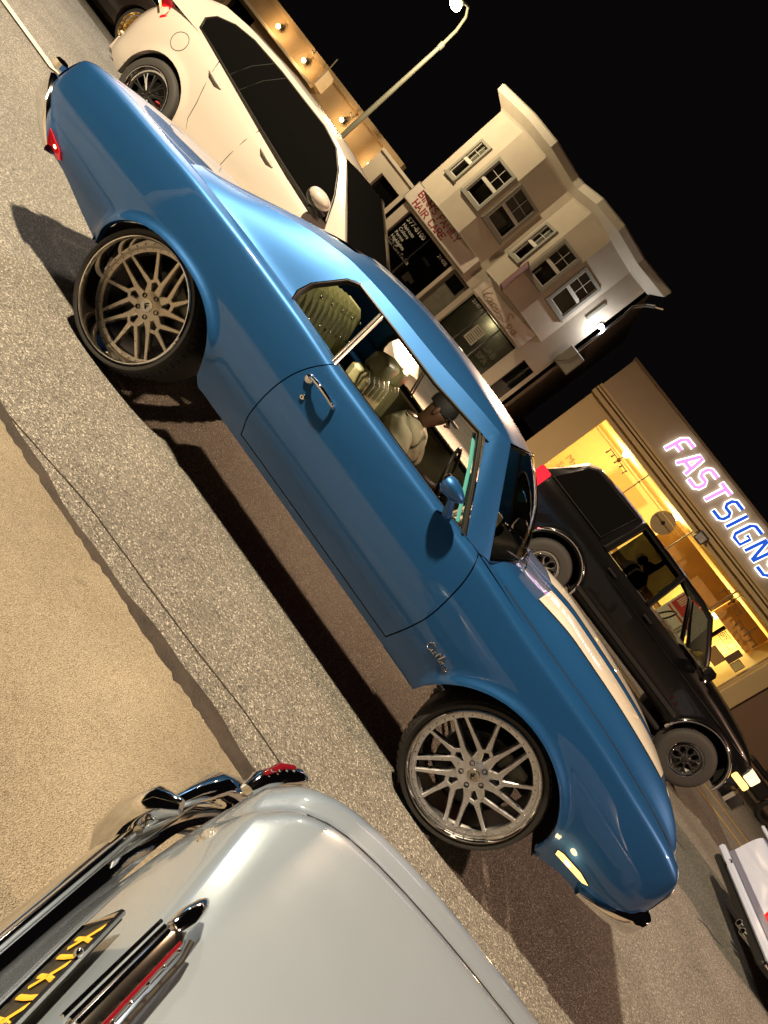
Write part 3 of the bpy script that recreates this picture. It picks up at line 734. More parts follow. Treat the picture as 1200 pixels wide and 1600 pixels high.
for sg in (-1, 1):
    # sail panel behind the side window
    def sail(u, v):
        z0 = ZSc(-1.2)-.002
        # top edge follows the roof rail, bottom the shoulder crease
        def edge(t):  # t: 0 at the tail end, 1 at the window
            xt = lerp(-1.80, -.80, t); return xt
        xt = edge(u); xb = lerp(-1.80, -.915, u)
        zt = RZ(xt); zb_ = ZSc(xb)-.004; z = lerp(zb_, zt, v)
        xe = lerp(xb, xt, v)
        if u > .999: xe = wrear(z)
        else: xe = lerp(xe, lerp(-1.80, wrear(z), u), u**3)
        yb = yside(xb, ZSc(xb))-.004; yt = RY(xt)
        y = lerp(yb, yt, v**.9)+.012*math.sin(math.pi*v)*sstep(0, .3, u)
        return (xe, sg*y, z)
    grid('sail_panel', 40, 18, sail, 'blue_paint', coupe, 60, flip=(sg > 0))
    grid('sail_flange', 24, 6, lambda u, v: (lambda x: (x, sg*lerp(RY(x), RY(x)-.16, v), zroof(x, lerp(RY(x), RY(x)-.16, v))+.001))(lerp(-1.80, -1.01, u)), 'blue_paint', coupe, 60)
    # drip rail strip between the window top and the roof rail
    def drip(u, v):
        x = lerp(-.80, .20, u); zt = RZ(x); zb_ = lerp(1.298, 1.335, sstep(-.2, .2, x)); z = lerp(zb_, zt, v); return (x, sg*lerp(pane_y(zb_)+.006, RY(x), v), z)
    grid('roof_rail', 30, 5, drip, 'blue_paint', coupe, 60)
    # A pillar
    top_p = Vector((.20, sg*.650, 1.402)); bot_p = Vector((.60, sg*.825, .998))
    top_f = Vector((.275, sg*.610, 1.405)); bot_f = Vector((.665, sg*.79, 1.008))
    V = []; F = []
    top_i = Vector((.175, sg*.672, 1.335)); bot_i = Vector((.510, sg*.858, 1.000))
    for t in np.linspace(0, 1, 14):
        a = bot_i.lerp(top_i, t); bq = bot_p.lerp(top_p, t); c = bot_f.lerp(top_f, t); mid = (a+bq)/2+Vector((0, sg*.008, .004))
        V += [tuple(a), tuple(mid), tuple(bq), tuple((bq+c)/2+Vector((.004, sg*.006, .004))), tuple(c)]
    for i in range(13):
        for j in range(4): F.append((i*5+j, i*5+j+1, (i+1)*5+j+1, (i+1)*5+j))
    mesh('windshield_pillar', V, F, 'blue_paint', coupe, 60)
    # window outline trim
    win = [(-.90, .992), (-.928, 1.05), (-.925, 1.12), (-.853, 1.262), (-.80, 1.296), (-.5, 1.30), (-.18, 1.30), (.14, 1.328), (.285, 1.195), (.46, 1.022), (.485, .996)]
    pw = [(x, sg*(pane_y(z)+.002), z) for x, z in win]
    b = MB(); b.tube(pw, .0075, 6); b.tube([(x, sg*(pane_y(z)-.016), z) for x, z in win], .016, 6); b.build('window_seal', 'black_trim', coupe, 60)
    b = MB(); b.tube([(x, sg*(pane_y(z)+.008), z) for x, z in ((-.90, .992), (-.934, 1.05), (-.931, 1.12), (-.858, 1.266), (-.80, 1.302))], .0035, 5); b.build('window_moulding', 'chrome', coupe, 60)
    # division bar between quarter and door glass
    b = MB(); b.tube([(-.525, sg*(pane_y(.985)+.004), .985), (-.603, sg*(pane_y(1.30)-.002), 1.30)], (.008, .006), 6); b.tube([(-.545, sg*(pane_y(.985)), .985), (-.623, sg*(pane_y(1.30)-.006), 1.30)], .008, 6); b.build('window_bar', 'dull_chrome', coupe)
    V = [(x, sg*pane_y(z), z) for x, z in ((-.90, .99), (-.925, 1.05), (-.922, 1.12), (-.85, 1.26), (-.80, 1.295), (-.615, 1.298), (-.535, .99))]
    mesh('quarter_glass', V, [tuple(range(len(V)))], 'clear_glass', coupe, 0)
    # door glass wound down: only its upper edge stands above the sill
    b = MB(); b.tube([(.125, sg*(pane_y(1.305)-.03), 1.305), (.25, sg*(pane_y(1.19)-.03), 1.19), (.425, sg*(pane_y(1.01)-.03), 1.005)], (.010, .003), 6); b.build('vent_edge', 'vent_glass', coupe)
# windshield and rear window
def ws(u, v):
    yb = -1+2*u; xb = .80-.155*abs(yb)**2.2; xt = .365-.10*abs(yb)**2
    yB = yb*.79; yT = yb*.605; zB = lerp(1.075, 1.0, abs(yb)**2.5); zT = lerp(1.445, 1.402, abs(yb)**2.3)
    bow = .045*math.sin(math.pi*v)*(1-yb*yb)
    return (lerp(xb, xt, v)+bow, lerp(yB, yT, v), lerp(zB, zT, v)+bow*.5)
grid('windshield', 31, 12, ws, 'clear_glass', coupe, 60)
b = MB(); b.tube([ws(u, 0) for u in np.linspace(0, 1, 31)], .010, 6); b.tube([ws(u, 1) for u in np.linspace(0, 1, 31)], .008, 6); b.build('windshield_moulding', 'chrome', coupe, 60)
b = MB(); b.tube([ws(0, v) for v in np.linspace(0, 1, 12)], .008, 6); b.tube([ws(1, v) for v in np.linspace(0, 1, 12)], .008, 6); b.build('windshield_seal', 'black_trim', coupe, 60)
grid('cowl', 31, 5, lambda u, v: (lambda y: (lerp(.62-.10*(y/.8)**2, cowl_front(y)+.03, v), y, lerp(1.015, 1.07, 1-(abs(y)/.80)**2.2)-.03))(-.79+1.58*u), 'black_trim', coupe, 60)
for yy in (-.25, .30):
    b = MB(); p0 = ws((yy/.79+1)/2, 0); p1 = ws(((yy-.42)/.79+1)/2, .10) if yy > 0 else ws(((yy-.40)/.79+1)/2, .10)
    b.tube([(p0[0]+.05, p0[1], p0[2]-.01), (p0[0]+.03, p0[1]-.05, p0[2]+.012), (p1[0]+.02, p1[1], p1[2]+.014)], .005, 6); b.build('wiper', 'dull_chrome', coupe)
grid('rear_window', 12, 15, lambda u, v: (lambda x: (x, lerp(-.53, .53, v), zroof(x, lerp(-.53, .53, v))-.012))(lerp(-1.72, -1.0, u)), 'tint_glass', coupe, 60)
# wheels: flush at the front, deep dished at the rear
for sg in (-1, 1):
    wheel(coupe, (1.4225, sg*.935, .368), .368, .318, .26, .022, sg, 'directional')
    wheel(coupe, (-1.4225, sg*.935, .368), .368, .318, .36, .125, sg, 'directional', met='bronze_metal', base=50)
# interior
b = MB(); b.box((-1.0, -.80, .40), (.75, .80, .44)); b.box((.60, -.78, .44), (.70, .78, .98)); b.box((-1.55, -.72, .42), (-1.30, .72, .98)); b.build('cabin_floor', 'liner', coupe)
b = MB(); b.box((.36, -.74, .80), (.62, .74, .985), .04); b.box((.40, .15, .93), (.60, .62, 1.03), .04); b.build('dashboard', 'olive_trim', coupe)
for sg in (-1, 1):
    b = MB(); b.box((-.9, sg*.80-.03, .45), (.55, sg*.80+.02, .97), .02); b.build('door_card', 'olive_trim', coupe)
b = MB(); ring = [(.13-.09*math.sin(t), .38+.185*math.cos(t), .93+.165*math.sin(t)) for t in np.linspace(0, 2*math.pi, 28, endpoint=False)]
b.tube(ring, .013, 8, closed=True)
b.tube([(.13, .38, .93), (.50, .38, .86)], .025, 8); b.tube([ring[0], (.13, .38, .93), ring[14]], .012, 6); b.build('steering_wheel', 'black_trim', coupe, 60)
b = MB(); b.box((.18, -.09, 1.31), (.20, .13, 1.37), .01); b.tube([(.20, 0, 1.36), (.27, 0, 1.42)], .006, 6); b.build('rear_view_mirror', 'dark_glass', coupe)
b = MB(); b.ball((-.15, 0, 1.425), .035, 12, 8, (1, 1, .4)); b.build('cabin_fill_glow', 'sconce_glow', coupe)  # added glowing ball, with the lamp below, to brighten the cabin
lamp('cabin_fill_beam', 'POINT', (-.15, 0, 1.36), 5, (1, .88, .62), .05, coupe)
def seat(y, x, hx):
    r = part_empty('seat', coupe, (x, y, .44+hx))
    b = MB(); b.box((-.28, -.25, .06), (.26, .25, .22), .06); b.build('cushion', 'olive_leather', r, 50)
    b = MB()
    for k in range(7):
        yy = -.25+.5*k/6*1.0
    V = []
    for k in range(5):
        b.box((-.34, -.25+.10*k, .16), (-.20, -.15+.10*k-.004, .62), .035)
    for i in range(len(b.v)): p = b.v[i]; b.v[i] = (p[0]-(p[2]-.16)*.22, p[1], p[2])
    b.build('backrest', 'olive_leather', r, 50)
    b = MB(); b.box((-.425, -.15, .60), (-.315, .15, .735), .03); b.build('headrest', 'olive_leather', r, 50)
seat(-.40, -.12, 0); seat(.40, -.24, -.07)
r = part_empty('rear_seat', coupe, (-1.02, 0, .44)); b = MB()
for k in range(14):
    b.box((-.30, -.68+.097*k, .20), (-.10, -.59+.097*k, .66), .04)
for i in range(len(b.v)): p = b.v[i]; b.v[i] = (p[0]-(p[2]-.2)*.35+.14, p[1], p[2])
b.build('backrest', 'olive_leather', r, 50); b = MB()
for k in range(7):
    for q in range(3): b.ball((-.05+.14-.35*(.12+.14*q)-.02, -.60+.2*k, .32+.14*q), .011, 8, 6)
b.build('seat_buttons', 'dull_chrome', r, 60)
b = MB(); b.box((-.16, -.68, .08), (.32, .68, .24), .06); b.build('cushion', 'olive_leather', r, 50)

# ------------------------------------------------------------------ other cars
def simple_body(car, name, mt, xs, Wf, Sf, zsf, zcf, zr, arches, y0, pw=2.6, nb=14, ntp=17, zbx=None):
    """closed lower body: both sides, hood and deck in one skin, with open wheel arches"""
    def zb(x):
        z = zr if zbx is None else zbx(x)
        for cx, cz, a, bb in arches:
            t = abs(x-cx)/a
            if t < 1: z = max(z, cz+bb*math.sqrt(1-t*t))
        return z
    def yy(x, z):
        t = (z-zr)/(zsf(x)-zr); y = Wf(x)+Sf(min(max(t, 0), 1))
        for cx, cz, a, bb in arches:
            q = math.hypot((x-cx)/a, max(z-cz, 0)/bb); y += .022*math.exp(-(max(q-1, 0)*a/.05)**2)
        return y
    X = sorted(set([round(x, 4) for x in xs]+[round(cx-a*math.cos(math.pi*k/20), 4) for cx, cz, a, bb in arches for k in range(21)]))
    V = []
    for x in X:
        row = []
        z0 = zb(x); zs = zsf(x)
        for j in range(nb): z = lerp(z0, zs, j/(nb-1)); row.append((yy(x, z), z))
        ye = yy(x, zs)
        half = [(-y, z) for y, z in row]
        tops = []
        for j in range(1, ntp-1): q = -1+2*j/(ntp-1); tops.append((ye*q, zs+(zcf(x)-zs)*(1-abs(q)**pw)))
        full = [(-row[0][0]+.06, z0+.003)]+half+tops+[(y, z) for y, z in row[::-1]]+[(row[0][0]-.06, z0+.003)]
        V += [(x, y0+y, z) for y, z in full]
    k = len(full); F = []
    for i in range(len(X)-1):
        for j in range(k-1): F.append((i*k+j, (i+1)*k+j, (i+1)*k+j+1, i*k+j+1))
    F += [tuple(range(1, k-1)), tuple((len(X)-1)*k+j for j in range(k-2, 0, -1))]
    mesh(name, V, F, mt, car, 42)
    for cx, cz, a, bb in arches:
        for sg in (-1, 1):
            V2 = []
            for q in range(19):
                t = math.pi*q/18; x = cx-(a+.015)*math.cos(t); z = cz+(bb+.015)*math.sin(t); V2 += [(x, y0+sg*(Wf(cx)-.03), z), (x, y0+sg*(Wf(cx)-.40), z)]
            mesh('wheel_housing', V2, [(2*q, 2*q+2, 2*q+3, 2*q+1) for q in range(18)]+[tuple(2*q+1 for q in range(19))], 'liner', car)
    mesh('underbody', [(x, y0+s*(Wf(0.5*(xs[0]+xs[-1]))-.12), zr+.02) for x in (xs[0]+.15, xs[-1]-.15) for s in (-1, 1)], [(0, 2, 3, 1)], 'liner', car, 0)
    return yy
def outline_patch(name, pts, plane, mt, parent, off=0.0):
    """flat-ish panel from an outline of (x, z) points on the side surface plane(z) -> y"""
    return mesh(name, [(x, plane(z)+off, z) for x, z in pts], [tuple(range(len(pts)))], mt, parent, 0)
def cabin(car, roof, belt, yb, yt, y0, mt, nm='roof'):
    """cabin skin: side walls from belt line to roof rail and the crowned roof between; roof / belt: lists of (x, z)"""
    n = 40; rx = [p[0] for p in roof]; bx = [p[0] for p in belt]; V = []
    for i in range(n+1):
        t = i/n; d = t*(len(roof)-1); a = min(int(d), len(roof)-2); fr = d-a; X = lerp(rx[a], rx[a+1], fr); Z = lerp(roof[a][1], roof[a+1][1], fr)
        d = t*(len(belt)-1); a = min(int(d), len(belt)-2); fr = d-a; XB = lerp(bx[a], bx[a+1], fr); ZB = lerp(belt[a][1], belt[a+1][1], fr)
        row = [(XB, -yb, ZB)]+[(lerp(XB, X, v), -lerp(yb, yt, v)-.02*math.sin(math.pi*v), lerp(ZB, Z-.03, v)) for v in (.25, .5, .75)]+[(X, -yt, Z-.03)]
        row += [(X, -yt*q, Z-.03+.055*(1-abs(q)**2.5)) for q in (.9, .7, .35, 0)]
        row = row+[(x, -y, z) for x, y, z in row[-2::-1]]
        V += [(x, y0+y, z) for x, y, z in row]
    k = len(row); F = [(i*k+j, (i+1)*k+j, (i+1)*k+j+1, i*k+j+1) for i in range(n) for j in range(k-1)]
    F += [tuple(range(k)), tuple(n*k+j for j in range(k-1, -1, -1))]
    return mesh(nm, V, F, mt, car, 42)

# -- white crossover behind the coupe
G1 = .1
suv = thing('crossover_car', 'white crossover with black side windows standing behind the blue coupe', 'car', (0, 0, 0))
y0 = 3.43
Wx = pch((-5.95, .66), (-5.85, .80), (-5.6, .88), (-5.1, .925), (-3.5, .925), (-2.0, .92), (-1.5, .86), (-1.25, .68))
Sx = pch((0, -.05), (.12, -.015), (.3, 0), (.55, .0), (.75, -.015), (.9, -.045), (1, -.085))
ZSx = pch((-5.95, .92), (-5.85, 1.10), (-5.6, 1.25), (-5.2, 1.29), (-4.4, 1.225), (-3.4, 1.135), (-2.6, 1.10), (-1.6, 1.0), (-1.25, .8))
ZCx = pch((-5.95, .95), (-5.85, 1.18), (-5.6, 1.32), (-2.4, 1.16), (-1.6, 1.06), (-1.25, .84))
ARX = ((-5.08, .48, .435, .42), (-2.24, .48, .43, .42))
yx = simple_body(suv, 'body', 'white_paint', np.linspace(-5.95, -1.25, 50), Wx, Sx, ZSx, ZCx, .37, ARX, y0, zbx=lambda x: .37 if x > -5.6 else lerp(.37, .46, sstep(-5.6, -5.9, x)))
belt = [(-5.86, 1.26), (-5.2, 1.285), (-4.4, 1.22), (-3.4, 1.13), (-2.8, 1.10), (-2.36, 1.085)]
roof = [(-5.62, 1.56), (-5.35, 1.685), (-5.0, 1.745), (-4.5, 1.785), (-3.85, 1.785), (-3.5, 1.76), (-3.22, 1.705)]
cabin(suv, roof, belt, .845, .63, y0, 'white_paint')
pl = lambda z: y0-.845-.028*math.sin(math.pi*min(max((z-1.2)/.5, 0), 1))+.41*(z-1.2)*.97-.004
dlo = [(-5.22, 1.325), (-5.27, 1.42), (-5.22, 1.52), (-5.05, 1.615), (-4.8, 1.672), (-4.35, 1.698), (-3.93, 1.70), (-3.62, 1.705), (-3.36, 1.665), (-3.14, 1.55), (-2.94, 1.38), (-2.76, 1.15), (-3.0, 1.13), (-3.4, 1.155), (-4.0, 1.205), (-4.7, 1.275), (-5.1, 1.315)]
V = []; 
cen = (-4.1, 1.42)
b = MB()
for i in range(len(dlo)):
    p, q = dlo[i], dlo[(i+1) % len(dlo)]
    for a_, c_ in ((0, .5), (.5, 1)):
        m0 = [lerp(cen[0]+0*p[0], p[0], a_), lerp(cen[1], p[1], a_)]; m1 = [lerp(cen[0], q[0], a_), lerp(cen[1], q[1], a_)]
        m2 = [lerp(cen[0], q[0], c_), lerp(cen[1], q[1], c_)]; m3 = [lerp(cen[0], p[0], c_), lerp(cen[1], p[1], c_)]
        b.poly([(x, pl(z)-.012, z) for x, z in ((m0, m1, m2, m3) if a_ else (m1, m2, m3))])
b.build('side_glass', 'dark_glass', suv, 60)
b = MB(); b.tube([(x, pl(z)-.010, z) for x, z in dlo], .012, 6, closed=True); b.build('window_seal', 'black_trim', suv, 60)
fr = [(-2.98, 1.685), (-2.72, 1.615), (-2.42, 1.47), (-2.16, 1.28), (-2.20, 1.15), (-2.62, 1.12), (-2.70, 1.18), (-2.83, 1.42)]
def ys_ws(x, z): return y0-.845+.42*(z-1.15)
# windshield (seen from its side) wraps round the front of the cabin
b = MB(); 
for i in range(12):
    t0, t1 = -1+2*i/12, -1+2*(i+1)/12
    def wp(t, v): return (lerp(-2.36+.34*(1-t*t), -3.24+.26*(1-t*t), v)+.014, y0+t*lerp(.83, .625, v), lerp(1.10, 1.685, v)+.045*(1-abs(t)**2.5)*v+.02*math.sin(math.pi*v))
    for v in range(6): b.poly([wp(t0, v/6), wp(t1, v/6), wp(t1, (v+1)/6), wp(t0, (v+1)/6)])
b.build('windshield', 'dark_glass', suv, 60)
grid('roof_edge', 4, 15, lambda u, v: (lambda t: (lerp(-3.25, -3.235+.26*(1-t*t)+.014, u), y0+t*.625, lerp(1.680+.052*(1-abs(t)**2.5), 1.690+.045*(1-abs(t)**2.5), u)))(-1+2*v), 'white_paint', suv, 60)
b = MB()
for x in (-4.62, -4.42): b.tube([(x, pl(1.26)-.014, 1.26), (x+.06, pl(1.5)-.016, 1.5), (x+.14, pl(1.69)-.014, 1.69)], .004, 5)
b.build('pillar_trim', 'black_trim', suv)
seam = lambda pts: b.tube([(x, y0-yx(x, z)-.0005, z) for x, z in pts], .0035, 5)
b = MB(); seam([(-3.96, 1.20), (-3.955, 1.0), (-3.95, .8), (-3.94, .58), (-3.90, .48)]); b.build('shut_line', 'liner', suv)
b = MB(); seam([(-4.80, 1.27), (-4.74, 1.15), (-4.66, .98), (-4.60, .85), (-4.55, .68), (-4.40, .50), (-3.9, .47), (-2.9, .47), (-2.85, .7), (-2.84, 1.1)]); b.build('shut_line', 'liner', suv)
b = MB(); seam([(-5.22+.10*math.cos(t), 1.08+.10*math.sin(t)) for t in np.linspace(0, 6.28, 22)]); b.build('fuel_door', 'liner', suv)
for hx, hz in ((-4.66, 1.135), (-3.68, 1.075)):
    b = MB(); yh = y0-yx(hx, hz)
    b.tube([(hx-.11, yh-.004, hz+.012), (hx-.06, yh-.032, hz+.010), (hx+.05, yh-.032, hz-.004), (hx+.12, yh-.004, hz-.014)], [.010, .016, .016, .010], 8); b.build('door_handle', 'white_paint', suv, 60)
    b = MB(); b.tube([(hx-.08, yh-.002, hz+.0), (hx+.09, yh-.002, hz-.02)], (.002, .026), 8, flat=(0, 1, 0)); b.build('handle_recess', 'window_frame', suv, 60)
b = MB(); b.box((-4.72, y0-.945, .40), (-2.75, y0-.925, .47), .01); b.build('sill', 'white_paint', suv)
b = MB(); my = y0-.94
b.ball((-2.90, my-.10, 1.25), .108, 18, 12, (1.25, 1.0, .74)); b.build('wing_mirror', 'white_paint', suv, 60)
b = MB(); b.tube([(-2.84, my+.06, 1.17), (-2.90, my-.02, 1.19)], [.05, .035], 8); b.ball((-2.925, my-.085, 1.228), .105, 16, 10, (1.18, 1.0, .76)); b.tube([(-2.86, my+.02, 1.12), (-2.93, my-.06, 1.16)], [.035, .05], 8); b.build('mirror_base', 'black_trim', suv, 60)
b = MB()
for x0_, z0_, x1_, z1_ in ((-5.83, 1.20, -5.60, 1.02),):
    q = [(-5.86, 1.26), (-5.66, 1.245), (-5.56, 1.12), (-5.60, 1.06), (-5.80, 1.12)]
    b.prism([(x, y0-min(yx(x, z), Wx(x)-.02)-.004, z) for x, z in q], (0, .05, 0))
b.build('tail_light', 'red_lens', suv, 20)
b = MB(); b.tube([(-5.80, y0-.83, 1.20), (-5.66, y0-.89, 1.14)], .010, 6); b.build('tail_light_bulb', 'amber_glow', suv)
b = MB(); b.box((-5.985, y0-.72, .40), (-5.90, y0+.72, .62), .04); b.box((-5.93, y0-.78, .62), (-5.87, y0+.78, .66), .015); b.build('rear_bumper', 'white_paint', suv)
for sg in (-1, 1):
    for x in (-5.08, -2.24): wheel(suv, (x, y0+sg*.93, .475), .375, .272, .24, .03, sg, 'mesh', 'tyre_grey', 'dark_metal')
b = MB(); pa = [(-4.52, .64), (-4.2, .60), (-3.98, .56)]
# -- black truck in the next lane
trk = thing('black_truck', 'black two-door sport utility truck in front of the lit shop', 'truck')
y0 = 6.45
Wt = pch((.42, .86), (.5, .92), (.8, .94), (4.9, .94), (5.2, .92), (5.35, .86)); St = pch((0, -.04), (.1, -.01), (.3, 0), (.7, 0), (.9, -.012), (1, -.05))
ZSt = pch((.42, 1.30), (.5, 1.34), (1.6, 1.335), (3.6, 1.32), (3.95, 1.30), (4.6, 1.24), (5.2, 1.14), (5.35, 1.0)); ZCt = pch((.42, 1.32), (1.6, 1.36), (3.6, 1.36), (4.0, 1.40), (5.0, 1.30), (5.25, 1.18), (5.35, 1.05))
yt = simple_body(trk, 'body', 'black_paint', np.linspace(.42, 5.35, 50), Wt, St, ZSt, ZCt, .60, ((1.52, .58, .47, .42), (4.66, .58, .47, .44)), y0)
roof = [(.70, 1.72), (.80, 1.86), (.95, 1.945), (1.7, 1.985), (2.7, 1.975), (3.25, 1.90), (3.42, 1.83)]
belt = [(.44, 1.33), (.9, 1.34), (1.6, 1.34), (2.2, 1.335), (2.9, 1.33), (3.6, 1.325), (3.98, 1.32)]
# the cabin: solid behind the doors, open windows in front of the middle pillar
cb = MB()
cabin(trk, [(.68, 1.70), (.76, 1.84), (.92, 1.93), (1.4, 1.965), (1.80, 1.97)], [(.46, 1.335), (.9, 1.34), (1.3, 1.34), (1.6, 1.34), (1.86, 1.34)], .89, .74, y0, 'black_paint')
pt = lambda z: y0-.89-.008+.235*(z-1.34)
def outl(name, pts, mt, off=-.016):
    return mesh(name, [(x, pt(z)+off, z) for x, z in pts], [tuple(range(len(pts)))], mt, trk, 0)
outl('side_glass', [(.62, 1.39), (.80, 1.80), (.90, 1.875), (1.70, 1.90), (1.62, 1.39)], 'dark_glass', -.022)
b = MB(); b.tube([(x, pt(z)-.020, z) for x, z in [(.60, 1.375), (.79, 1.81), (.89, 1.89), (1.72, 1.915), (1.635, 1.375)]], .008, 5, closed=True); b.build('window_seal', 'chrome' if False else 'black_trim', trk)
grid('roof', 14, 13, lambda u, v: (lerp(1.78, 3.38-.10*abs(2*v-1)**2, u), y0+(2*v-1)*.76, (lerp(1.94, 1.945, u) if u < .6 else lerp(1.943, 1.845, ((u-.6)/.4)**1.6))+.045*(1-abs(2*v-1)**2.5)), 'black_paint', trk, 60)
for sg in (-1, 1):
    yy_ = lambda z, sg=sg: y0+sg*(.898-.20*(z-1.34)/.9)
    b = MB(); b.tube([(1.80, yy_(1.33), 1.33), (1.86, yy_(1.93)-sg*.04, 1.935)], (.06, .03), 8, flat=(1, 0, 0)); b.build('middle_pillar', 'black_paint', trk)
    b = MB(); b.tube([(2.72, yy_(1.33), 1.33), (2.70, yy_(1.9)-sg*.03, 1.92)], (.045, .02), 8, flat=(1, 0, 0)); b.build('door_pillar', 'black_paint', trk)
    b = MB(); b.tube([(3.95, yy_(1.30), 1.31), (3.68, yy_(1.55), 1.57), (3.36, yy_(1.86)-sg*.05, 1.86), (3.1, yy_(1.9)-sg*.05, 1.905), (1.84, yy_(1.92)-sg*.05, 1.935)], (.04, .03), 8); b.build('windshield_pillar', 'black_paint', trk)
    mesh('door_glass', [(2.75, yy_(1.34), 1.34), (3.88, yy_(1.34), 1.34), (3.34, yy_(1.84)-sg*.05, 1.85), (2.74, yy_(1.88)-sg*.05, 1.90)], [(0, 1, 2, 3)], 'clear_glass', trk, 0)
    mesh('door_glass', [(1.90, yy_(1.34), 1.34), (2.68, yy_(1.34), 1.34), (2.66, yy_(1.88)-sg*.05, 1.91), (1.93, yy_(1.88)-sg*.05, 1.92)], [(0, 1, 2, 3)], 'smoke_glass' if sg < 0 else 'clear_glass', trk, 0)
mesh('windshield', [(3.97, y0-.80, 1.36), (3.97, y0+.80, 1.36), (3.38, y0+.70, 1.86), (3.38, y0-.70, 1.86)], [(0, 1, 2, 3)], 'clear_glass', trk, 0)
b = MB()
for yy_ in (-.4, .4):
    b.box((2.35, y0+yy_-.24, 1.0), (2.55, y0+yy_+.24, 1.55), .06); b.box((2.36, y0+yy_-.12, 1.56), (2.48, y0+yy_+.12, 1.72), .04)
b.build('seats', 'liner', trk); 
b = MB(); b.box((3.4, y0-.8, 1.15), (3.95, y0+.8, 1.38), .05); b.tube([(3.28+.06*math.sin(t), y0+.4+.19*math.cos(t), 1.40+.17*math.sin(t)) for t in np.linspace(0, 6.28, 20, endpoint=False)], .015, 6, closed=True); b.build('dashboard', 'liner', trk)
seam = lambda pts, r=.004: b.tube([(x, y0-yt(x, z)-.001, z) for x, z in pts], r, 5)
b = MB(); seam([(1.98, 1.33), (1.98, .62)]); b.build('shut_line', 'liner', trk)
b = MB(); seam([(3.78, 1.32), (3.80, .9), (3.72, .62)]); b.build('shut_line', 'liner', trk)
b = MB(); seam([(2.75, 1.32), (2.77, .62)]); b.build('shut_line', 'liner', trk)
b = MB(); b.tube([(x, y0-yt(x, 1.13)-.004, lerp(1.16, 1.12, (x-.5)/4.6)) for x in np.linspace(1.6, 5.2, 30)], .012, 6); b.build('body_crease', 'black_paint', trk, 60)
for hx in (2.12, 2.88):
    b = MB(); b.box((hx-.10, y0-.985, 1.20), (hx+.06, y0-.94, 1.235), .012); b.build('door_handle', 'dark_metal', trk)
b = MB(); b.box((1.98, y0-1.03, .70), (4.10, y0-.93, .77), .02); b.build('side_step', 'dark_metal', trk)
b = MB(); b.box((2.0, y0-1.10, .44), (4.1, y0-.96, .50), .02); b.build('running_board', 'dark_metal', trk)
for cx in (1.52, 4.66):
    b = MB(); b.tube([(cx-.50*math.cos(t), y0-.955, .60+.45*math.sin(t)) for t in np.linspace(-.1, math.pi+.1, 24)], (.030, .022), 8, flat=(0, 1, 0)); b.build('arch_moulding', 'chrome', trk, 60)
b = MB(); b.box((.385, y0-.955, .98), (.58, y0-.74, 1.36), .02); b.build('tail_light', 'red_glow', trk)
lamp('tail_light_beam', 'POINT', (.28, y0-1.05, 1.15), 22, (1, .05, .05), .06, trk)
b = MB(); b.box((.39, y0-.957, 1.10), (.53, y0-.80, 1.24), .03); b.build('tail_light_bulb', 'red_glow', trk)
b = MB(); b.box((.44, y0-.955, 1.13), (.48, y0-.90, 1.19), .01); b.build('tail_light_bulb', 'hot_glow', trk)
b = MB(); b.box((.30, y0-.95, .50), (.44, y0+.95, .68), .03); b.build('rear_bumper', 'dark_metal', trk)
b = MB(); b.box((5.30, y0-1.0, .56), (5.52, y0+1.0, .80), .04); b.build('front_bumper', 'dull_chrome', trk)
b = MB(); b.box((5.12, y0-.955, .86), (5.38, y0-.70, .95), .015); b.build('turn_signal', 'amber_glow', trk)
b = MB(); b.box((5.22, y0-.94, .97), (5.385, y0-.66, 1.12), .015); b.build('headlight', 'headlight_glow', trk)
b = MB(); b.box((5.345, y0-.6, .86), (5.375, y0+.6, 1.10)); b.build('grille', 'dark_metal', trk)
b = MB(); b.box((3.75, y0-1.16, 1.34), (3.90, y0-.97, 1.50), .04); b.tube([(3.80, y0-.98, 1.40), (3.76, y0-.90, 1.37)], .025, 6); b.build('wing_mirror', 'black_paint', trk)
lamp('headlight_beam', 'SPOT', (5.6, y0-.8, 1.0), 260, (.9, .95, 1), .05, trk, (1, -.25, -.13), 75, .5)
for sg in (-1, 1):
    for x in (1.52, 4.66): wheel(trk, (x, y0+sg*.95, .505), .40, .235, .28, .02, sg, 'offroad', 'tyre_grey', 'dark_metal')
# -- white car at the right, its square tail towards us
wc = thing('white_car', 'white car with a broad flat tail, partly out of the frame at the right', 'car', (.10, .06, .03))
y0 = 2.98
Ww = pch((4.93, .84), (5.0, .90), (5.3, .93), (8.8, .93), (9.3, .85)); Sw = pch((0, -.10), (.15, -.03), (.4, 0), (.7, 0), (.9, -.02), (1, -.06))
ZSw = pch((4.93, .83), (5.0, .86), (5.6, .90), (8.5, .88), (9.3, .72)); ZCw = pch((4.93, .86), (5.0, .89), (5.6, .93), (8.5, .93), (9.3, .74))
yw = simple_body(wc, 'body', 'cool_lit_white', np.linspace(4.93, 9.3, 36), Ww, Sw, ZSw, ZCw, .32, ((6.0, .42, .40, .34), (8.6, .42, .40, .34)), y0)
cabin(wc, [(6.0, .98), (6.6, 1.28), (7.2, 1.36), (7.7, 1.3), (8.3, .98)], [(5.8, .92), (6.4, .93), (7.2, .93), (7.8, .92), (8.5, .92)], .80, .60, y0, 'dark_glass')
b = MB(); b.box((4.86, y0-.88, .865), (5.12, y0+.88, .905), .012); b.build('spoiler', 'cool_lit_white', wc)
b = MB(); b.box((4.84, y0-.90, .36), (4.95, y0+.90, .44), .02); b.build('rear_bumper', 'cool_lit_white', wc)
b = MB(); b.box((4.90, y0-.80, .445), (4.925, y0+.80, .50)); b.build('bumper_gap', 'grey_violet', wc)
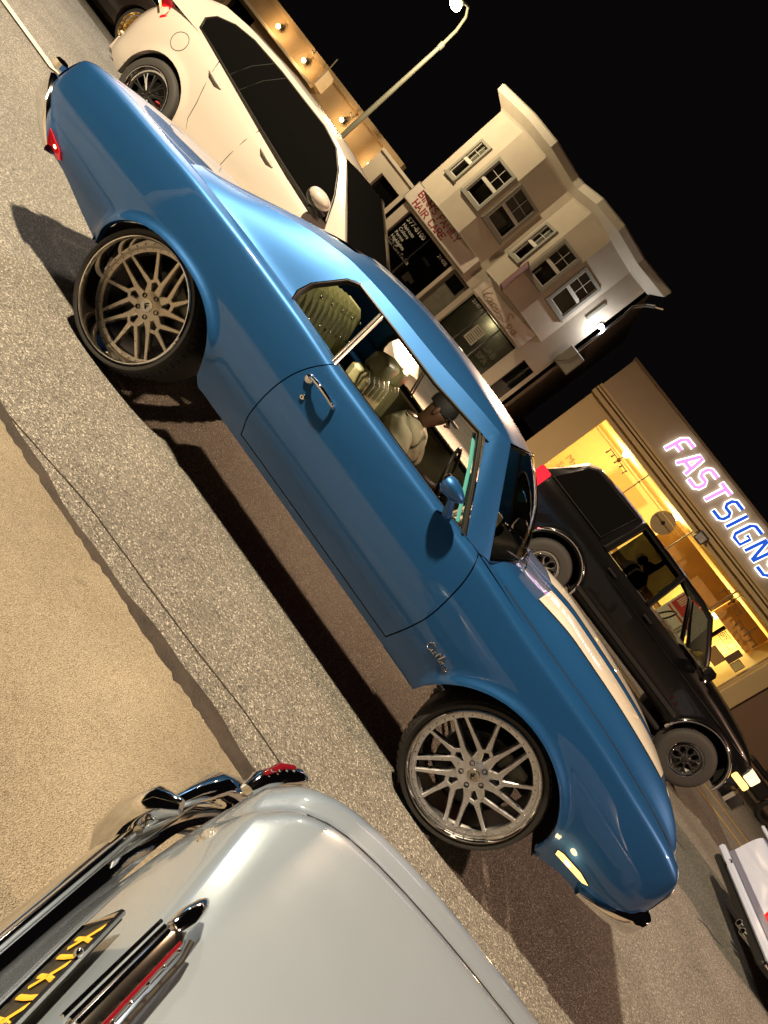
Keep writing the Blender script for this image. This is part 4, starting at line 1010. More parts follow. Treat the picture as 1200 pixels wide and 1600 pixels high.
b = MB(); b.box((4.87, y0-.86, .27), (5.2, y0+.84, .345), .02); b.build('rear_diffuser', 'dark_metal', wc)
for yy_ in (-.36, -.70):
    b = MB(); b.lathe([(0, .092), (-.014, .088), (-.012, .001)], 24, lambda a, r, t: (4.928+a, y0+yy_+r*math.cos(t), .56+r*math.sin(t))); b.build('tail_light', 'red_lens', wc, 50)
b = MB(); b.tube([(4.85+.0, y0+.55+.04*math.cos(t), .40+.035*math.sin(t)) for t in np.linspace(0, 6.28, 14, endpoint=False)], .010, 6, closed=True); b.build('tow_hook', 'black_trim', wc)
for yy_ in (-.45, -.33):
    b = MB(); b.lathe([(.2, .035), (-.02, .038), (-.02, .030), (.1, .028)], 16, lambda a, r, t: (4.87+a, y0+yy_+r*math.cos(t), .27+r*math.sin(t))); b.build('exhaust_pipe', 'chrome', wc)
for sg in (-1, 1):
    for x in (6.0, 8.6): wheel(wc, (x, y0+sg*.92, .42), .325, .24, .26, .03, sg, 'mesh', 'tyre_rubber', 'dark_metal')
# -- car with gold wire wheels further back in the street
gc = thing('lowrider_car', 'dark car with gold wire wheels beyond the white crossover tail', 'car')
y0 = 6.2
Wg = pch((-11.6, .8), (-11.3, .93), (-7.4, .93), (-7.0, .8)); ZSg = pch((-11.6, .8), (-11.3, .92), (-7.4, .92), (-7.0, .8))
simple_body(gc, 'body', 'dark_paint', np.linspace(-11.6, -7.0, 36), Wg, Sw, ZSg, lambda x: ZSg(x)+.04, .28, ((-8.25, .42, .40, .36), (-10.9, .42, .40, .36)), y0)
cabin(gc, [(-10.6, 1.0), (-10.1, 1.33), (-9.5, 1.4), (-9.0, 1.35), (-8.4, 1.0)], [(-10.8, .95), (-10.2, .95), (-9.5, .95), (-9, .95), (-8.2, .95)], .80, .62, y0, 'dark_glass')
b = MB(); b.box((-7.02, y0-.9, .40), (-6.88, y0+.9, .56), .03); b.build('front_bumper', 'chrome', gc)
for sg in (-1, 1):
    for x in (-8.25, -10.9): wheel(gc, (x, y0+sg*.93, .44), .34, .27, .2, .03, sg, 'wire', 'tyre_grey')

# ------------------------------------------------------------------ pale vintage car in the foreground, seen from above its tail
fc = thing('vintage_car', 'pale grey vintage car with chrome bumper and boot ornament, nearest in the foreground', 'car', (.045, 0, 0))
Y0 = -3.60
TOP = pch((.60, .855), (.66, .895), (.75, .925), (.95, .950), (1.3, .968), (1.8, .985), (2.6, .98), (3.9, .93), (4.7, .80))
EDG = pch((.60, .705), (.66, .725), (.80, .775), (1.0, .80), (1.4, .80), (2.6, .78), (3.9, .76), (4.7, .62))   # height of the widest line
WID = pch((.60, .755), (.64, .815), (.70, .85), (.85, .875), (1.2, .90), (2.0, .92), (3.9, .90), (4.7, .80))
def fsec(x, q):
    """q in -1..1 across: 0 the centre of the deck, +-1 the bottom edge of the side"""
    a = abs(q); s = 1 if q >= 0 else -1; w = WID(x); zt = TOP(x); ze = EDG(x)
    if a < .52: t = a/.52; y = t*.66*w/.93; z = zt-.018*t*t
    elif a < .62:                                   # rounded ridge and the hollow beside it
        t = (a-.52)/.10; y = lerp(.66, .745, t)*w/.93; z = zt-.018-.014*t-.026*t*t
    elif a < .84:
        t = (a-.62)/.22; y = lerp(.745*w/.93, w, math.sin(t*math.pi/2)**.92); z = lerp(zt-.058, ze, 1-math.cos(t*math.pi/2)**1.0)
    else: t = (a-.84)/.16; y = w-.05*t*t; z = lerp(ze, .30, t)
    return (x, Y0+s*y, z)
nq = 121; xsf = [.60, .605, .612, .622, .635, .65, .67, .70, .74, .80, .87, .95, 1.05, 1.15, 1.3, 1.48, 1.5, 1.8, 2.2, 2.8, 3.4, 4.0, 4.4, 4.7]
V = []; F = []
for x in xsf:
    for j in range(nq): V.append(fsec(x, -1+2*j/(nq-1)))
for i in range(len(xsf)-1):
    for j in range(nq-1): F.append((i*nq+j, (i+1)*nq+j, (i+1)*nq+j+1, i*nq+j+1))
F.append(tuple((len(xsf)-1)*nq+j for j in range(nq-1, -1, -1)))
# rounded tail: rows that continue the rear section down and slightly forward
base = [fsec(.60, -1+2*j/(nq-1)) for j in range(nq)]
prev = 0; rows = 15; start = len(V)
for r in range(1, rows):
    t = r/(rows-1)
    for (x, y, z) in base:
        zb_ = .40; zz = max(zb_, lerp(z, min(z, zb_+(z-zb_)*.0), t)); drop = z-zz
        q = min(1, drop/.46); yy_ = Y0+(y-Y0)*(1-.10*math.sin(t*math.pi/2))
        xx = .60-.040*math.sin(min(1, t*2.2)*math.pi/2)-.012*t+.07*(abs(y-Y0)/.755)**6*math.sin(t*math.pi/2)
        V.append((xx, yy_, zz))
for r in range(rows-1):
    a0 = 0 if r == 0 else start+(r-1)*nq; b0 = start+r*nq
    for j in range(nq-1): F.append((a0+j, a0+j+1, b0+j+1, b0+j))
mesh('body', V, F, 'grey_paint', fc, 60)
def tailx(y, z): return .575+.06*max(0, z-.78)+.03*(abs(y-Y0)/.8)**4
b = MB(); b.tube([fsec(1.48, q) for q in np.linspace(-.98, .98, 60)], .003, 5); b.build('shut_line', 'liner', fc)
for q_ in (-.575, .575):
    b = MB(); b.tube([fsec(x, q_) for x in np.linspace(.66, 1.47, 24)], .0018, 5); b.build('shut_line', 'liner', fc)
# upper body beyond the frame
cabin(fc, [(1.95, 1.0), (2.2, 1.30), (2.6, 1.46), (3.0, 1.48), (3.3, 1.42), (3.7, 1.0)], [(1.8, .95), (2.2, .95), (2.6, .95), (3.0, .95), (3.4, .95), (3.85, .92)], .78, .58, Y0, 'grey_paint')
# boot ornament: ribbed chrome bar with a red enamel line and a pointed tip (coordinates are relative to the car root)
OX = lambda t: lerp(.607, .590, t); OY = lambda t: lerp(-3.30, -3.52, t)          # t 0 at the tip end, 1 at the far end
op_ = lambda t, d, z: (OX(t)+d, OY(t)-.0*d, z)
b = MB(); b.tube([op_(-.02, .002, .893), op_(.08, .0, .902), op_(.22, -.004, .906), op_(.32, -.006, .902)], [(.004, .005), (.009, .010), (.013, .012), (.009, .010)], 12); b.build('ornament_tip', 'chrome', fc, 60)
b = MB(); b.tube([op_(.26, .003, .897), op_(.34, .002, .902), op_(1.02, .001, .902), op_(1.10, .001, .898)], [(.010, .008), (.0165, .010), (.0165, .010), (.012, .009)], 10, flat=(1, 0, 0)); b.build('ornament_bar', 'dull_chrome', fc, 40)
for k in range(3):
    b = MB(); b.tube([op_(.33+.02*k, -.021+.006*k, .899+.005*k), op_(1.0, -.021+.006*k, .899+.005*k)], .0026, 6); b.build('ornament_rib', 'chrome', fc, 50)
b = MB(); b.tube([op_(.36, .009, .911), op_(1.0, .009, .911)], (.0026, .0014), 8, flat=(1, 0, 0)); b.build('ornament_enamel', 'red_lens_dim', fc)
for k in range(5):
    b = MB(); b.ball(op_(.42+.12*k, .012, .917), .0026, 8, 6); b.build('ornament_stud', 'chrome', fc)
b = MB(); b.tube([op_(1.04, .001, .900), op_(1.14, .0, .904), op_(1.5, .0, .904), op_(1.6, 0, .90)], [(.014, .012), (.022, .018), (.022, .018), (.012, .010)], 12); b.build('ornament_boss', 'chrome', fc, 60)
b = MB(); b.tube([op_(.25, .020, .900), op_(.36, .026, .899), op_(1.05, .026, .899)], (.0035, .004), 8); b.build('ornament_base', 'black_trim', fc)
# number plate, black with yellow characters
ppos = lambda u, v, o=0: Vector((.556+.010*v, -3.325-.30*u, .742+.062*v))+Vector((-.92, 0, .38))*o
b = MB(); q = [ppos(0, 0), ppos(1, 0), ppos(1, 1), ppos(0, 1)]; b.prism([tuple(p) for p in q], (-.005, 0, .002)); b.build('number_plate', 'plate_black', fc, 0)
b = MB(); b.tube([tuple(ppos(u, v, .007)) for u, v in ((-.01, 0), (1, 0), (1, 1), (-.01, 1))], .0045, 6, closed=True); b.build('plate_frame', 'chrome', fc)
b = MB()
for k in range(9):
    u = .07+.102*k; sh = .04 if k % 2 else -.03
    b.tube([tuple(ppos(u, .16, .007)), tuple(ppos(u+.03, .5, .007)), tuple(ppos(u+.012+sh, .84, .007))], (.0040, .0012), 6, flat=(0, 1, 0))
    if k % 2 == 0: b.tube([tuple(ppos(u+.06, .2, .007)), tuple(ppos(u+.028, .5, .007)), tuple(ppos(u+.07, .8, .007))], (.0036, .0012), 6, flat=(0, 1, 0))
b.build('plate_marks', 'plate_yellow', fc)
for u in (.25, .6):
    b = MB(); b.ball(tuple(ppos(u, 1.02, .012)), .006, 8, 6); b.build('plate_bolt', 'chrome', fc)
# round ribbed reflector on the tail
b = MB(); cc = Vector((.592, -3.075, .765)); ax_ = Vector((-.62, .12, .70)).normalized()
uu = ax_.orthogonal().normalized(); vv = ax_.cross(uu)
b.lathe([(-.020, .024), (.004, .025), (.008, .022)], 28, lambda a, r, t: tuple(cc+ax_*a+uu*(r*math.cos(t))+vv*(r*math.sin(t)))); rf = b.build('reflector_ring', 'chrome', fc)
b = MB(); b.lathe([(.004, .022), (.010, .0205), (.015, .016), (.018, .008), (.0185, .0005)], 28, lambda a, r, t: tuple(cc+ax_*a+uu*(r*math.cos(t))+vv*(r*math.sin(t))))
for k in range(7):
    w = -.0165+.0055*k; h_ = math.sqrt(max(.0205**2-w*w, 0)); b.tube([tuple(cc+ax_*(.005+.0145*math.sqrt(max(0, 1-(w*w+(s_*h_)**2)/.00046)))+uu*w+vv*(s_*h_)) for s_ in (-1, -.6, 0, .6, 1)], .0011, 4)
b.build('reflector_lens', 'clear_lens', rf)
# tail lamp on the far fender end
for sg in (1, -1):
    b = MB(); yl = Y0+sg*.815
    b.tube([(.588, yl-sg*.055, .70), (.592, yl-sg*.02, .71), (.612, yl+sg*.03, .72), (.640, yl+sg*.075, .725), (.66, yl+sg*.09, .725)], [(.016, .012), (.027, .018), (.028, .020), (.024, .018), (.010, .010)], 12); tl = b.build('tail_light', 'chrome', fc, 60)
    b = MB(); b.tube([(.588, yl-sg*.02, .722), (.600, yl+sg*.03, .731), (.622, yl+sg*.062, .736)], [(.008, .010), (.0115, .012), (.008, .009)], 10); b.build('tail_light_lens', 'red_lens_dim', tl, 60)
    b = MB()
    for k in range(4): b.ball((.590+.011*k, yl-sg*.012+sg*.020*k, .741+.001*k), .0035, 6, 5)
    b.build('tail_light_stud', 'chrome', tl)
# chrome bumper with over-riders
V = []; F = []; path = []
for t in np.linspace(-1, 1, 61):
    a = abs(t); y = .97*math.sin(a*1.36)/math.sin(1.36); x = .505+.20*max(0, (a-.5)/.5)**2.6+.02*a; path.append((x, math.copysign(y, t), a))
for (x, y, a) in path:
    n_ = Vector((-1+.9*max(0, (a-.6)/.4), math.copysign(.05+1.0*max(0, (a-.6)/.4), y), 0)).normalized(); h = .062-.018*a
    for (o, dz) in ((-.055, h*.9), (-.02, h), (.006, h*.8), (.016, h*.3), (.016, -h*.4), (.004, -h*.9), (-.03, -h)):
        V.append((x+n_.x*o, Y0+y+n_.y*o, .475+dz))
for i in range(60):
    for j in range(6): F.append((i*7+j, (i+1)*7+j, (i+1)*7+j+1, i*7+j+1))
mesh('bumper', V, F, 'chrome', fc, 60)
b = MB(); b.tube([(p[0]+.004, Y0+p[1], .540) for p in path[6:-6]], .009, 8); b.build('bumper_rail', 'chrome', fc, 60)
for yy_ in (-2.93, -4.27):
    b = MB(); k_ = .85
    b.tube([(.53, yy_, .40), (.497, yy_, .46), (.492, yy_, .53), (.505, yy_+.004, .595), (.535, yy_+.006, .625)], [(.020, .02), (.034*k_, .034), (.038*k_, .036), (.030*k_, .03), (.012, .014)], 12); b.build('bumper_guard', 'chrome', fc, 60)
b = MB(); b.tube([(.515, -2.93, .585), (.535, -2.85, .60), (.555, -2.76, .59), (.59, -2.68, .555), (.64, -2.64, .51)], [(.012, .010), (.022, .016), (.034, .026), (.040, .030), (.022, .018)], 12); b.build('bumper_wing', 'chrome', fc, 60)
b = MB(); b.tube([(.52, -2.98, .57), (.535, -2.88, .565), (.55, -2.80, .545)], [(.010, .008), (.020, .016), (.016, .012)], 10); b.build('bumper_lamp', 'dull_chrome', fc, 60)
for sg in (-1, 1):
    for x in (1.45, 3.95): wheel(fc, (x, Y0+sg*.86, .36), .35, .2, .18, .03, sg, 'mesh', 'tyre_rubber', 'chrome')

# ------------------------------------------------------------------ buildings across the street
def extrude_poly(b, plan, z0, z1, top=True):
    n = len(plan); o = [(x, y, z0) for x, y in plan]; t = [(x, y, z1) for x, y in plan]
    F = [(i, (i+1) % n, n+(i+1) % n, n+i) for i in range(n)]+[tuple(range(n, 2*n)), tuple(range(n-1, -1, -1))]
    b.add(o+t, F)
def sash_window(parent, p0, p1, z0, z1, nout, dark=True, frame='window_frame', blind=True, name='window', half=True):
    """window on the vertical wall plane through plan points p0, p1 (left, right); nout: outward plan normal"""
    r = Vector((p1[0]-p0[0], p1[1]-p0[1], 0)); w = r.length; r.normalize(); n = Vector((nout[0], nout[1], 0)).normalized(); o = Vector((p0[0], p0[1], 0))
    P = lambda u, z, d: tuple(o+r*u+n*d+Vector((0, 0, z)))
    root = part_empty(name, parent)
    def bar(bm, u0, u1, za, zb_, d0, d1):
        v = [P(u, z, d) for u in (u0, u1) for d in (d0, d1) for z in (za, zb_)]
        bm.add(v, [(0, 1, 3, 2), (4, 6, 7, 5), (0, 4, 5, 1), (2, 3, 7, 6), (0, 2, 6, 4), (1, 5, 7, 3)])
    b = MB(); t = .085
    for a in ((0, t, z0, z1), (w-t, w, z0, z1), (t, w-t, z1-t, z1), (t, w-t, z0, z0+t*.9)): bar(b, a[0], a[1], a[2], a[3], -.05, .075)
    b.build('frame', frame, root)
    b = MB(); bar(b, -.03, w+.03, z0-.06, z0-.002, -.02, .12); b.build('sill', frame, root)
    zm = z0+(z1-z0)*.47
    b = MB(); s_ = .035
    bar(b, t, w-t, zm-.04, zm+.04, -.02, .045)
    for (za, zb_) in ((z0+t*.9, zm-.04), (zm+.04, z1-t)):
        bar(b, t, t+s_, za, zb_, -.03, .02); bar(b, w-t-s_, w-t, za, zb_, -.03, .02); bar(b, t+s_, w-t-s_, za, za+s_, -.03, .02)
    b.build('sash', 'sash_white', root)
    b = MB(); zc = (zm+z1)/2; bar(b, w/2-.008, w/2+.008, zm+.04, z1-t, -.012, .002); bar(b, t+s_, w-t-s_, zc-.008, zc+.008, -.012, .0025); b.build('glazing_bar', 'sash_white', root)
    for (za, zb_) in ((z0+t*.9+s_, zm-.04), (zm+.04+s_, z1-t)):
        mesh('pane', [P(t+s_, za, -.018), P(w-t-s_, za, -.018), P(w-t-s_, zb_, -.018), P(t+s_, zb_, -.018)], [(0, 1, 2, 3)], 'shop_glass', root, 0)
    b = MB()
    if blind: bar(b, t, w-t, z0+t+(z1-z0)*(.45 if half else .0), z1-t, -.10, -.085)
    bar(b, t, w-t, z0+t, z1-t, -.5, -.49)
    b.build('blind', 'blind', root)
    return root
YB = 18.0
bn = thing('salon_building', 'two-storey cream building with two bay windows above hair salon and spa shopfronts', 'building')
Bp = {'A': (-9.2, 18), 'B': (-8.02, 17.42), 'C': (-6.96, 17.42), 'D': (-5.92, 18), 'E': (-5.66, 18), 'F': (-4.80, 17.42), 'G': (-3.80, 17.42), 'H': (-2.80, 18), 'I': (-1.95, 18)}
plan = [Bp[k] for k in 'ABCDEFGHI']+[(-1.95, 27), (-9.2, 27)]
# upper walls as separate faces with openings for the windows
wb = MB()
def wall_with_hole(b, p0, p1, z0, z1, holes, th=.12, nout=(0, -1)):
    r = Vector((p1[0]-p0[0], p1[1]-p0[1], 0)); w = r.length; r.normalize(); n = Vector((nout[0], nout[1], 0)).normalized(); o = Vector((p0[0], p0[1], 0))
    def bar(u0, u1, za, zb_):
        v = [tuple(o+r*u+n*d+Vector((0, 0, z))) for u in (u0, u1) for d in (-th, 0) for z in (za, zb_)]
        b.add(v, [(0, 1, 3, 2), (4, 6, 7, 5), (0, 4, 5, 1), (2, 3, 7, 6), (0, 2, 6, 4), (1, 5, 7, 3)])
    hs = sorted(holes); u = 0
    for (u0, u1, za, zb_) in hs:
        bar(u, u0, z0, z1)
        if za > z0: bar(u0, u1, z0, za)
        if zb_ < z1: bar(u0, u1, zb_, z1)
        u = u1
    bar(u, w, z0, z1)
def nrm(p, q): d = Vector((q[0]-p[0], q[1]-p[1])); return (d.y, -d.x)
specs = [('A', 'B', .42, 1.02), ('B', 'C', .12, .96), ('C', 'D', .10, 1.08), ('E', 'F', .14, .78), ('F', 'G', .10, .90), ('G', 'H', .14, 1.0)]
for a, c, u0, u1 in specs:
    p, q = Bp[a], Bp[c]; no = nrm(p, q)
    wall_with_hole(wb, p, q, 3.36, 6.62, [(u0, u1, 4.16, 5.56)], nout=no)
    r = Vector((q[0]-p[0], q[1]-p[1])).normalized(); P0 = (p[0]+r.x*u0, p[1]+r.y*u0); P1 = (p[0]+r.x*u1, p[1]+r.y*u1)
    sash_window(bn, P0, P1, 4.16, 5.56, no, half=(a not in 'G'))
wall_with_hole(wb, Bp['D'], Bp['E'], 3.36, 6.62, [], nout=(0, -1)); wall_with_hole(wb, Bp['H'], Bp['I'], 3.36, 6.62, [], nout=(0, -1))
wb.box((-1.95-.12, 18.0, .22), (-1.95, 27, 6.62)); wb.box((-9.2, 18.0, .22), (-9.08, 27, 6.62)); wb.box((-9.2, 26.9, .22), (-1.95, 27, 6.62))
wb.build('upper_wall', 'cream_wall', bn, 0)
b = MB(); extrude_poly(b, [Bp['A'], Bp['B'], Bp['C'], Bp['D']], 3.30, 3.36); extrude_poly(b, [Bp['E'], Bp['F'], Bp['G'], Bp['H']], 3.30, 3.36); b.build('bay_soffit', 'trim_white', bn, 0)
b = MB(); b.box((-9.1, 18.2, 6.55), (-2.05, 26.9, 6.6)); b.box((-9.0, 18.5, 3.30), (-2.1, 26.9, 3.35)); b.build('roof', 'brown_wall', bn, 0)
def off_plan(keys, d):
    out = []
    for k in keys:
        x, y = Bp[k]; out.append((x+(d*.35 if k in 'CDGHI' else -d*.35), y-d))
    return out
ks = 'ABCDEFGHI'
prof = [(0, 6.50), (.06, 6.56), (.20, 6.62), (.36, 6.70), (.40, 6.72), (.42, 6.92), (.38, 6.97), (-.30, 7.0)]
V = []; 
for d, z in prof:
    pl_ = [(x, y-d*(1 if True else 0)) for x, y in (Bp[k] for k in ks)]
    pl_ = [(x+(d if k in ('I',) else -d if k == 'A' else 0), y) for (x, y), k in zip(pl_, ks)]
    V += [(x, y, z) for x, y in pl_]
F = [(i*9+j, i*9+j+1, (i+1)*9+j+1, (i+1)*9+j) for i in range(len(prof)-1) for j in range(8)]
F += [tuple(i*9 for i in range(len(prof)-1, -1, -1)), tuple(i*9+8 for i in range(len(prof)))]
mesh('cornice', V, F, 'trim_white', bn, 20)
gb = MB(); ops = [(.42, 2.70, .55, 2.60), (2.82, 3.62, .22, 2.60), (3.80, 6.05, .45, 2.60), (6.50, 7.0, .9, 2.58)]
wall_with_hole(gb, (-9.2, 18), (-1.95, 18), .22, 3.36, ops, th=.25)
gb.build('shop_wall', 'cream_wall', bn, 0)
b = MB(); b.box((-9.05, 18.9, .2), (-6.3, 18.95, 3.3)); b.box((-6.3, 18.6, .2), (-2.1, 18.65, 3.3)); b.build('shop_interior', 'dark_void', bn)
def shop_pane(x0, x1, z0, z1, mt='shop_glass'): mesh('shop_window', [(x0, 18.12, z0), (x1, 18.12, z0), (x1, 18.12, z1), (x0, 18.12, z1)], [(0, 1, 2, 3)], mt, bn, 0)
shop_pane(-8.78, -7.66, .55, 2.60); shop_pane(-7.62, -6.50, .55, 2.60); shop_pane(-5.40, -4.68, .45, 2.6); shop_pane(-4.64, -3.95, .45, 2.6); shop_pane(-3.91, -3.15, .45, 2.6); shop_pane(-2.70, -2.20, .9, 2.58)
for x in (-7.64, -4.66, -3.93):
    b = MB(); b.box((x-.022, 18.06, .45), (x+.022, 18.14, 2.6)); b.build('mullion', 'dull_chrome', bn)
for x0_, x1_, zz in ((-8.78, -7.66, 1.55), (-5.40, -3.15, .95)):
    b = MB(); b.box((x0_, 18.07, zz-.015), (x1_, 18.13, zz+.015)); b.build('transom', 'dull_chrome', bn)
b = MB(); b.box((-6.38, 18.10, .22), (-5.58, 18.16, 2.58)); dd_ = b.build('door', 'blind', bn)
b = MB(); b.box((-6.25, 18.08, 2.1), (-5.72, 18.10, 2.5)); b.build('door_pane', 'dark_glass', dd_)
b = MB(); b.box((-5.40, 18.42, .45), (-3.15, 18.46, 2.55)); b.build('curtain', 'blind', bn)
b = MB(); b.ball((-4.3, 18.26, 2.68), .05, 10, 8); b.build('window_bulb', 'shop_lamp', bn)
lamp('window_beam', 'POINT', (-4.3, 18.24, 2.50), 9, (1, .85, .55), .1, bn)
# shop window lettering
T = lambda nm, s_, sz, x, z, mt='white_ink', y=18.105, al='LEFT', shr=0, par=None: text(nm, s_, sz, mt, par or bn, (x, y, z), (1, 0, 0), (0, 0, 1), .003, al, 1.0, shr)
T('window_number', '577-8100', .235, -8.66, 2.34)
for i, s_ in enumerate(('Haircuts', 'Colors', 'Perms', 'Highlights', 'Nail Care Facials')): T('window_lettering', s_, .165, -8.62, 2.14-.165*i)
T('house_number', '2140B', .17, -7.08, 2.40); T('house_number', '2140 A', .17, -5.85+.62, 2.42, y=18.10)
T('spa_lettering', 'LAB', .30, -3.84, 1.80, 'blind'); T('spa_lettering', 'SPA', .30, -3.84, 1.48, 'blind')
b = MB(); b.box((-7.42, 18.20, 1.93), (-7.02, 18.22, 2.13)); ob = b.build('open_sign', 'dark_void', bn); T('open_lettering', 'OPEN', .14, -7.40, 1.98, 'grey_paper', 18.19, par=ob)
for x, z, w_, h_ in ((-7.35, 1.12, .22, .28), (-7.12, 1.22, .16, .14)):
    b = MB(); b.box((x, 18.16, z), (x+w_, 18.18, z+h_)); b.build('window_notice', 'grey_paper', bn)
for x, z in ((-4.52, 1.55), (-4.52, 1.85)):
    b = MB(); b.box((x, 18.085, z), (x+.40, 18.10, z+.28)); o_ = b.build('window_notice', 'grey_paper', bn)
    b = MB()
    for k in range(3): b.box((x+.05, 18.08, z+.05+.075*k), (x+.35, 18.0845, z+.085+.075*k))
    b.build('notice_print', 'blind', o_)
# salon sign
sg_ = thing('salon_sign', "long pinkish sign board reading BINH'S FAMILY HAIR CARE in red capitals", 'sign', (-7.6, 17.9, 3.03))
b = MB(); b.box((-1.6, -.03, -.315), (1.6, .08, .315), .012); b.build('board', 'sign_board', sg_)
b = MB(); b.tube([(-1.61, -.02, -.325), (1.61, -.02, -.325), (1.61, -.02, .325), (-1.61, -.02, .325)], .018, 6, closed=True); b.build('sign_frame', 'window_frame', sg_)
b = MB(); mf = lambda x, z: (x, -.036, z)
stroke_text("BINH'S FAMILY", GL, -1.30, .050, .205, .235, 1.02, mf, b, (.006, .022), (0, 1, 0), True)
stroke_text("HAIR CARE", GL, -1.22, -.250, .205, .26, 1.05, mf, b, (.006, .022), (0, 1, 0), True)
b.build('sign_lettering', 'sign_red', sg_, 60)
# spa banner
sp = thing('spa_banner', 'pale fabric banner with gold script lettering over the right-hand shopfront', 'banner', (-4.23, 17.92, 2.98))
V = []; F = []
for i in range(25):
    for j in range(9):
        u = -1+2*i/24; v = -1+2*j/8; V.append((u*1.17, -.03-.03*math.sin(3*u+2*v)*abs(u)-.02*math.sin(7*u*v), v*.31+.03*u*u*(1 if v > 0 else -.5)))
for i in range(24):
    for j in range(8): F.append((i*9+j, (i+1)*9+j, (i+1)*9+j+1, i*9+j+1))
mesh('cloth', V, F, 'sign_board', sp, 60)
scr = [[(.05, 1.05), (.0, .5), (.0, .06), (.25, .0), (.42, .12)], [(.66, .42), (.5, .36), (.42, .15), (.52, 0), (.66, .15), (.68, .42), (.70, .05), (.80, .06)], [(1.02, .40), (.86, .34), (.82, .12), (.94, 0), (1.06, .15), (1.02, .40), (1.16, .34)], [(1.38, .40), (1.22, .34), (1.18, .12), (1.30, 0), (1.42, .15), (1.38, .40), (1.52, .36)], [(2.2, .95), (1.98, 1.05), (1.84, .85), (2.0, .6), (2.12, .35), (1.98, .02), (1.74, .06)], [(2.30, .45), (2.26, -.4), (2.30, .3), (2.44, .44), (2.52, .25), (2.42, .05), (2.30, .1)], [(2.84, .42), (2.68, .36), (2.62, .12), (2.72, 0), (2.84, .15), (2.86, .42), (2.88, .05), (3.02, .14)]]
b = MB()
for pl_ in scr: b.tube([(-.92+px*.58, -.085, -.18+pz*.34-.02*px) for px, pz in pl_], .013, 6, flat=(0, 1, 0))
b.build('script_lettering', 'gold_ink', sp, 60)
bs = thing('blade_sign', 'narrow blank pink board sticking out beside the bay windows', 'sign', (-4.72, 17.1, 3.78))
b = MB(); b.box((-.03, -.32, -.48), (.03, .30, .48), .01); b.build('board', 'pink_board', bs)
b = MB(); b.tube([(0, -.30, .50), (0, .42, .50)], .02, 6); b.tube([(0, -.30, -.50), (0, .42, -.50)], .02, 6); b.build('bracket', 'dark_metal', bs)
# wall lamp, gutter and box on the right end wall
wl = thing('wall_lamp', 'bright white floodlight on the right end of the cream building', 'lamp', (-2.02, 17.93, 4.93))
b = MB(); b.box((-.10, -.05, -.06), (.10, .07, .08), .015); b.build('housing', 'dark_metal', wl)
b = MB(); b.ball((0, -.10, -.02), .085, 12, 8); b.build('bulb', 'cool_glow', wl)
lamp('floodlight_beam', 'POINT', (0, -.22, -.05), 50, (.95, .97, 1), .06, wl)
gt = thing('gutter_pipe', 'pale metal rainwater pipe bent under the cornice at the building corner', 'pipe', (-1.9, 17.9, 6.4))
b = MB(); b.tube([(.42, -.25, -.02), (.20, -.05, -.15), (.0, .0, -.45), (.03, .02, -.8), (.03, .02, -3.0)], .055, 8); b.tube([(.42, -.25, -.02), (.62, -.3, .10)], .045, 8); b.build('pipe', 'dull_chrome', gt)
ac = thing('meter_box', 'grey metal cabinet on the wall below the floodlight', 'cabinet', (-1.80, 17.85, 3.6))
b = MB(); b.box((-.30, -.16, -.34), (.30, .14, .34), .02); b.build('case', 'window_frame', ac); b = MB(); b.tube([(-.2, -.17, -.3), (.02, -.17, .0), (.05, -.17, .3)], .02, 6); b.build('conduit', 'dull_chrome', ac)
vt = thing('wall_vent', 'slim dark slot vent on the wall right of the bays', 'vent', (-2.50, 17.985, 5.1))
b = MB(); b.box((-.05, -.03, -.33), (.05, .01, .33), .008); b.build('grille', 'window_frame', vt)
# small building on the left
sb = thing('small_building', 'low cream building with a dark shop window left of the salon', 'building')
b = MB(); wall_with_hole(b, (-10.9, 18.02), (-9.23, 18.02), .22, 3.12, [(.55, 1.52, .9, 2.62)], th=.25); b.box((-10.9, 18.3, .22), (-9.23, 26, 3.05)); b.build('wall', 'cream_wall', sb, 0)
mesh('shop_window', [(-10.35, 18.2, .9), (-9.38, 18.2, .9), (-9.38, 18.2, 2.62), (-10.35, 18.2, 2.62)], [(0, 1, 2, 3)], 'dark_glass', sb, 0)
b = MB(); b.box((-10.9, 17.95, 3.05), (-9.22, 18.3, 3.15)); b.build('coping', 'trim_white', sb)
# brown building with wall lights
lb = thing('brown_building', 'long low brown building lit by small warm wall lights at the upper left', 'building')
b = MB(); wall_with_hole(b, (-34, 20), (-10.95, 20), .22, 3.36, [(7.0, 9.4, .5, 2.5), (13.8, 15.2, .22, 2.45), (18.6, 20.6, .5, 2.4)], th=.3); b.box((-34, 20.6, .22), (-10.95, 30, 3.3)); b.build('wall', 'brown_wall', lb, 0)
b = MB(); b.box((-34, 19.86, 3.30), (-10.93, 20.2, 3.48)); b.build('coping', 'brown_wall', lb)
b = MB(); b.box((-20.5, 19.7, 2.55), (-15.4, 19.98, 2.66), .01); b.build('ledge', 'trim_white', lb)
for x0_, x1_ in ((-27.0, -24.6), (-20.2, -18.8), (-15.4, -13.4)): mesh('shop_window', [(x0_, 20.2, .3), (x1_, 20.2, .3), (x1_, 20.2, 2.5), (x0_, 20.2, 2.5)], [(0, 1, 2, 3)], 'dark_glass', lb, 0)
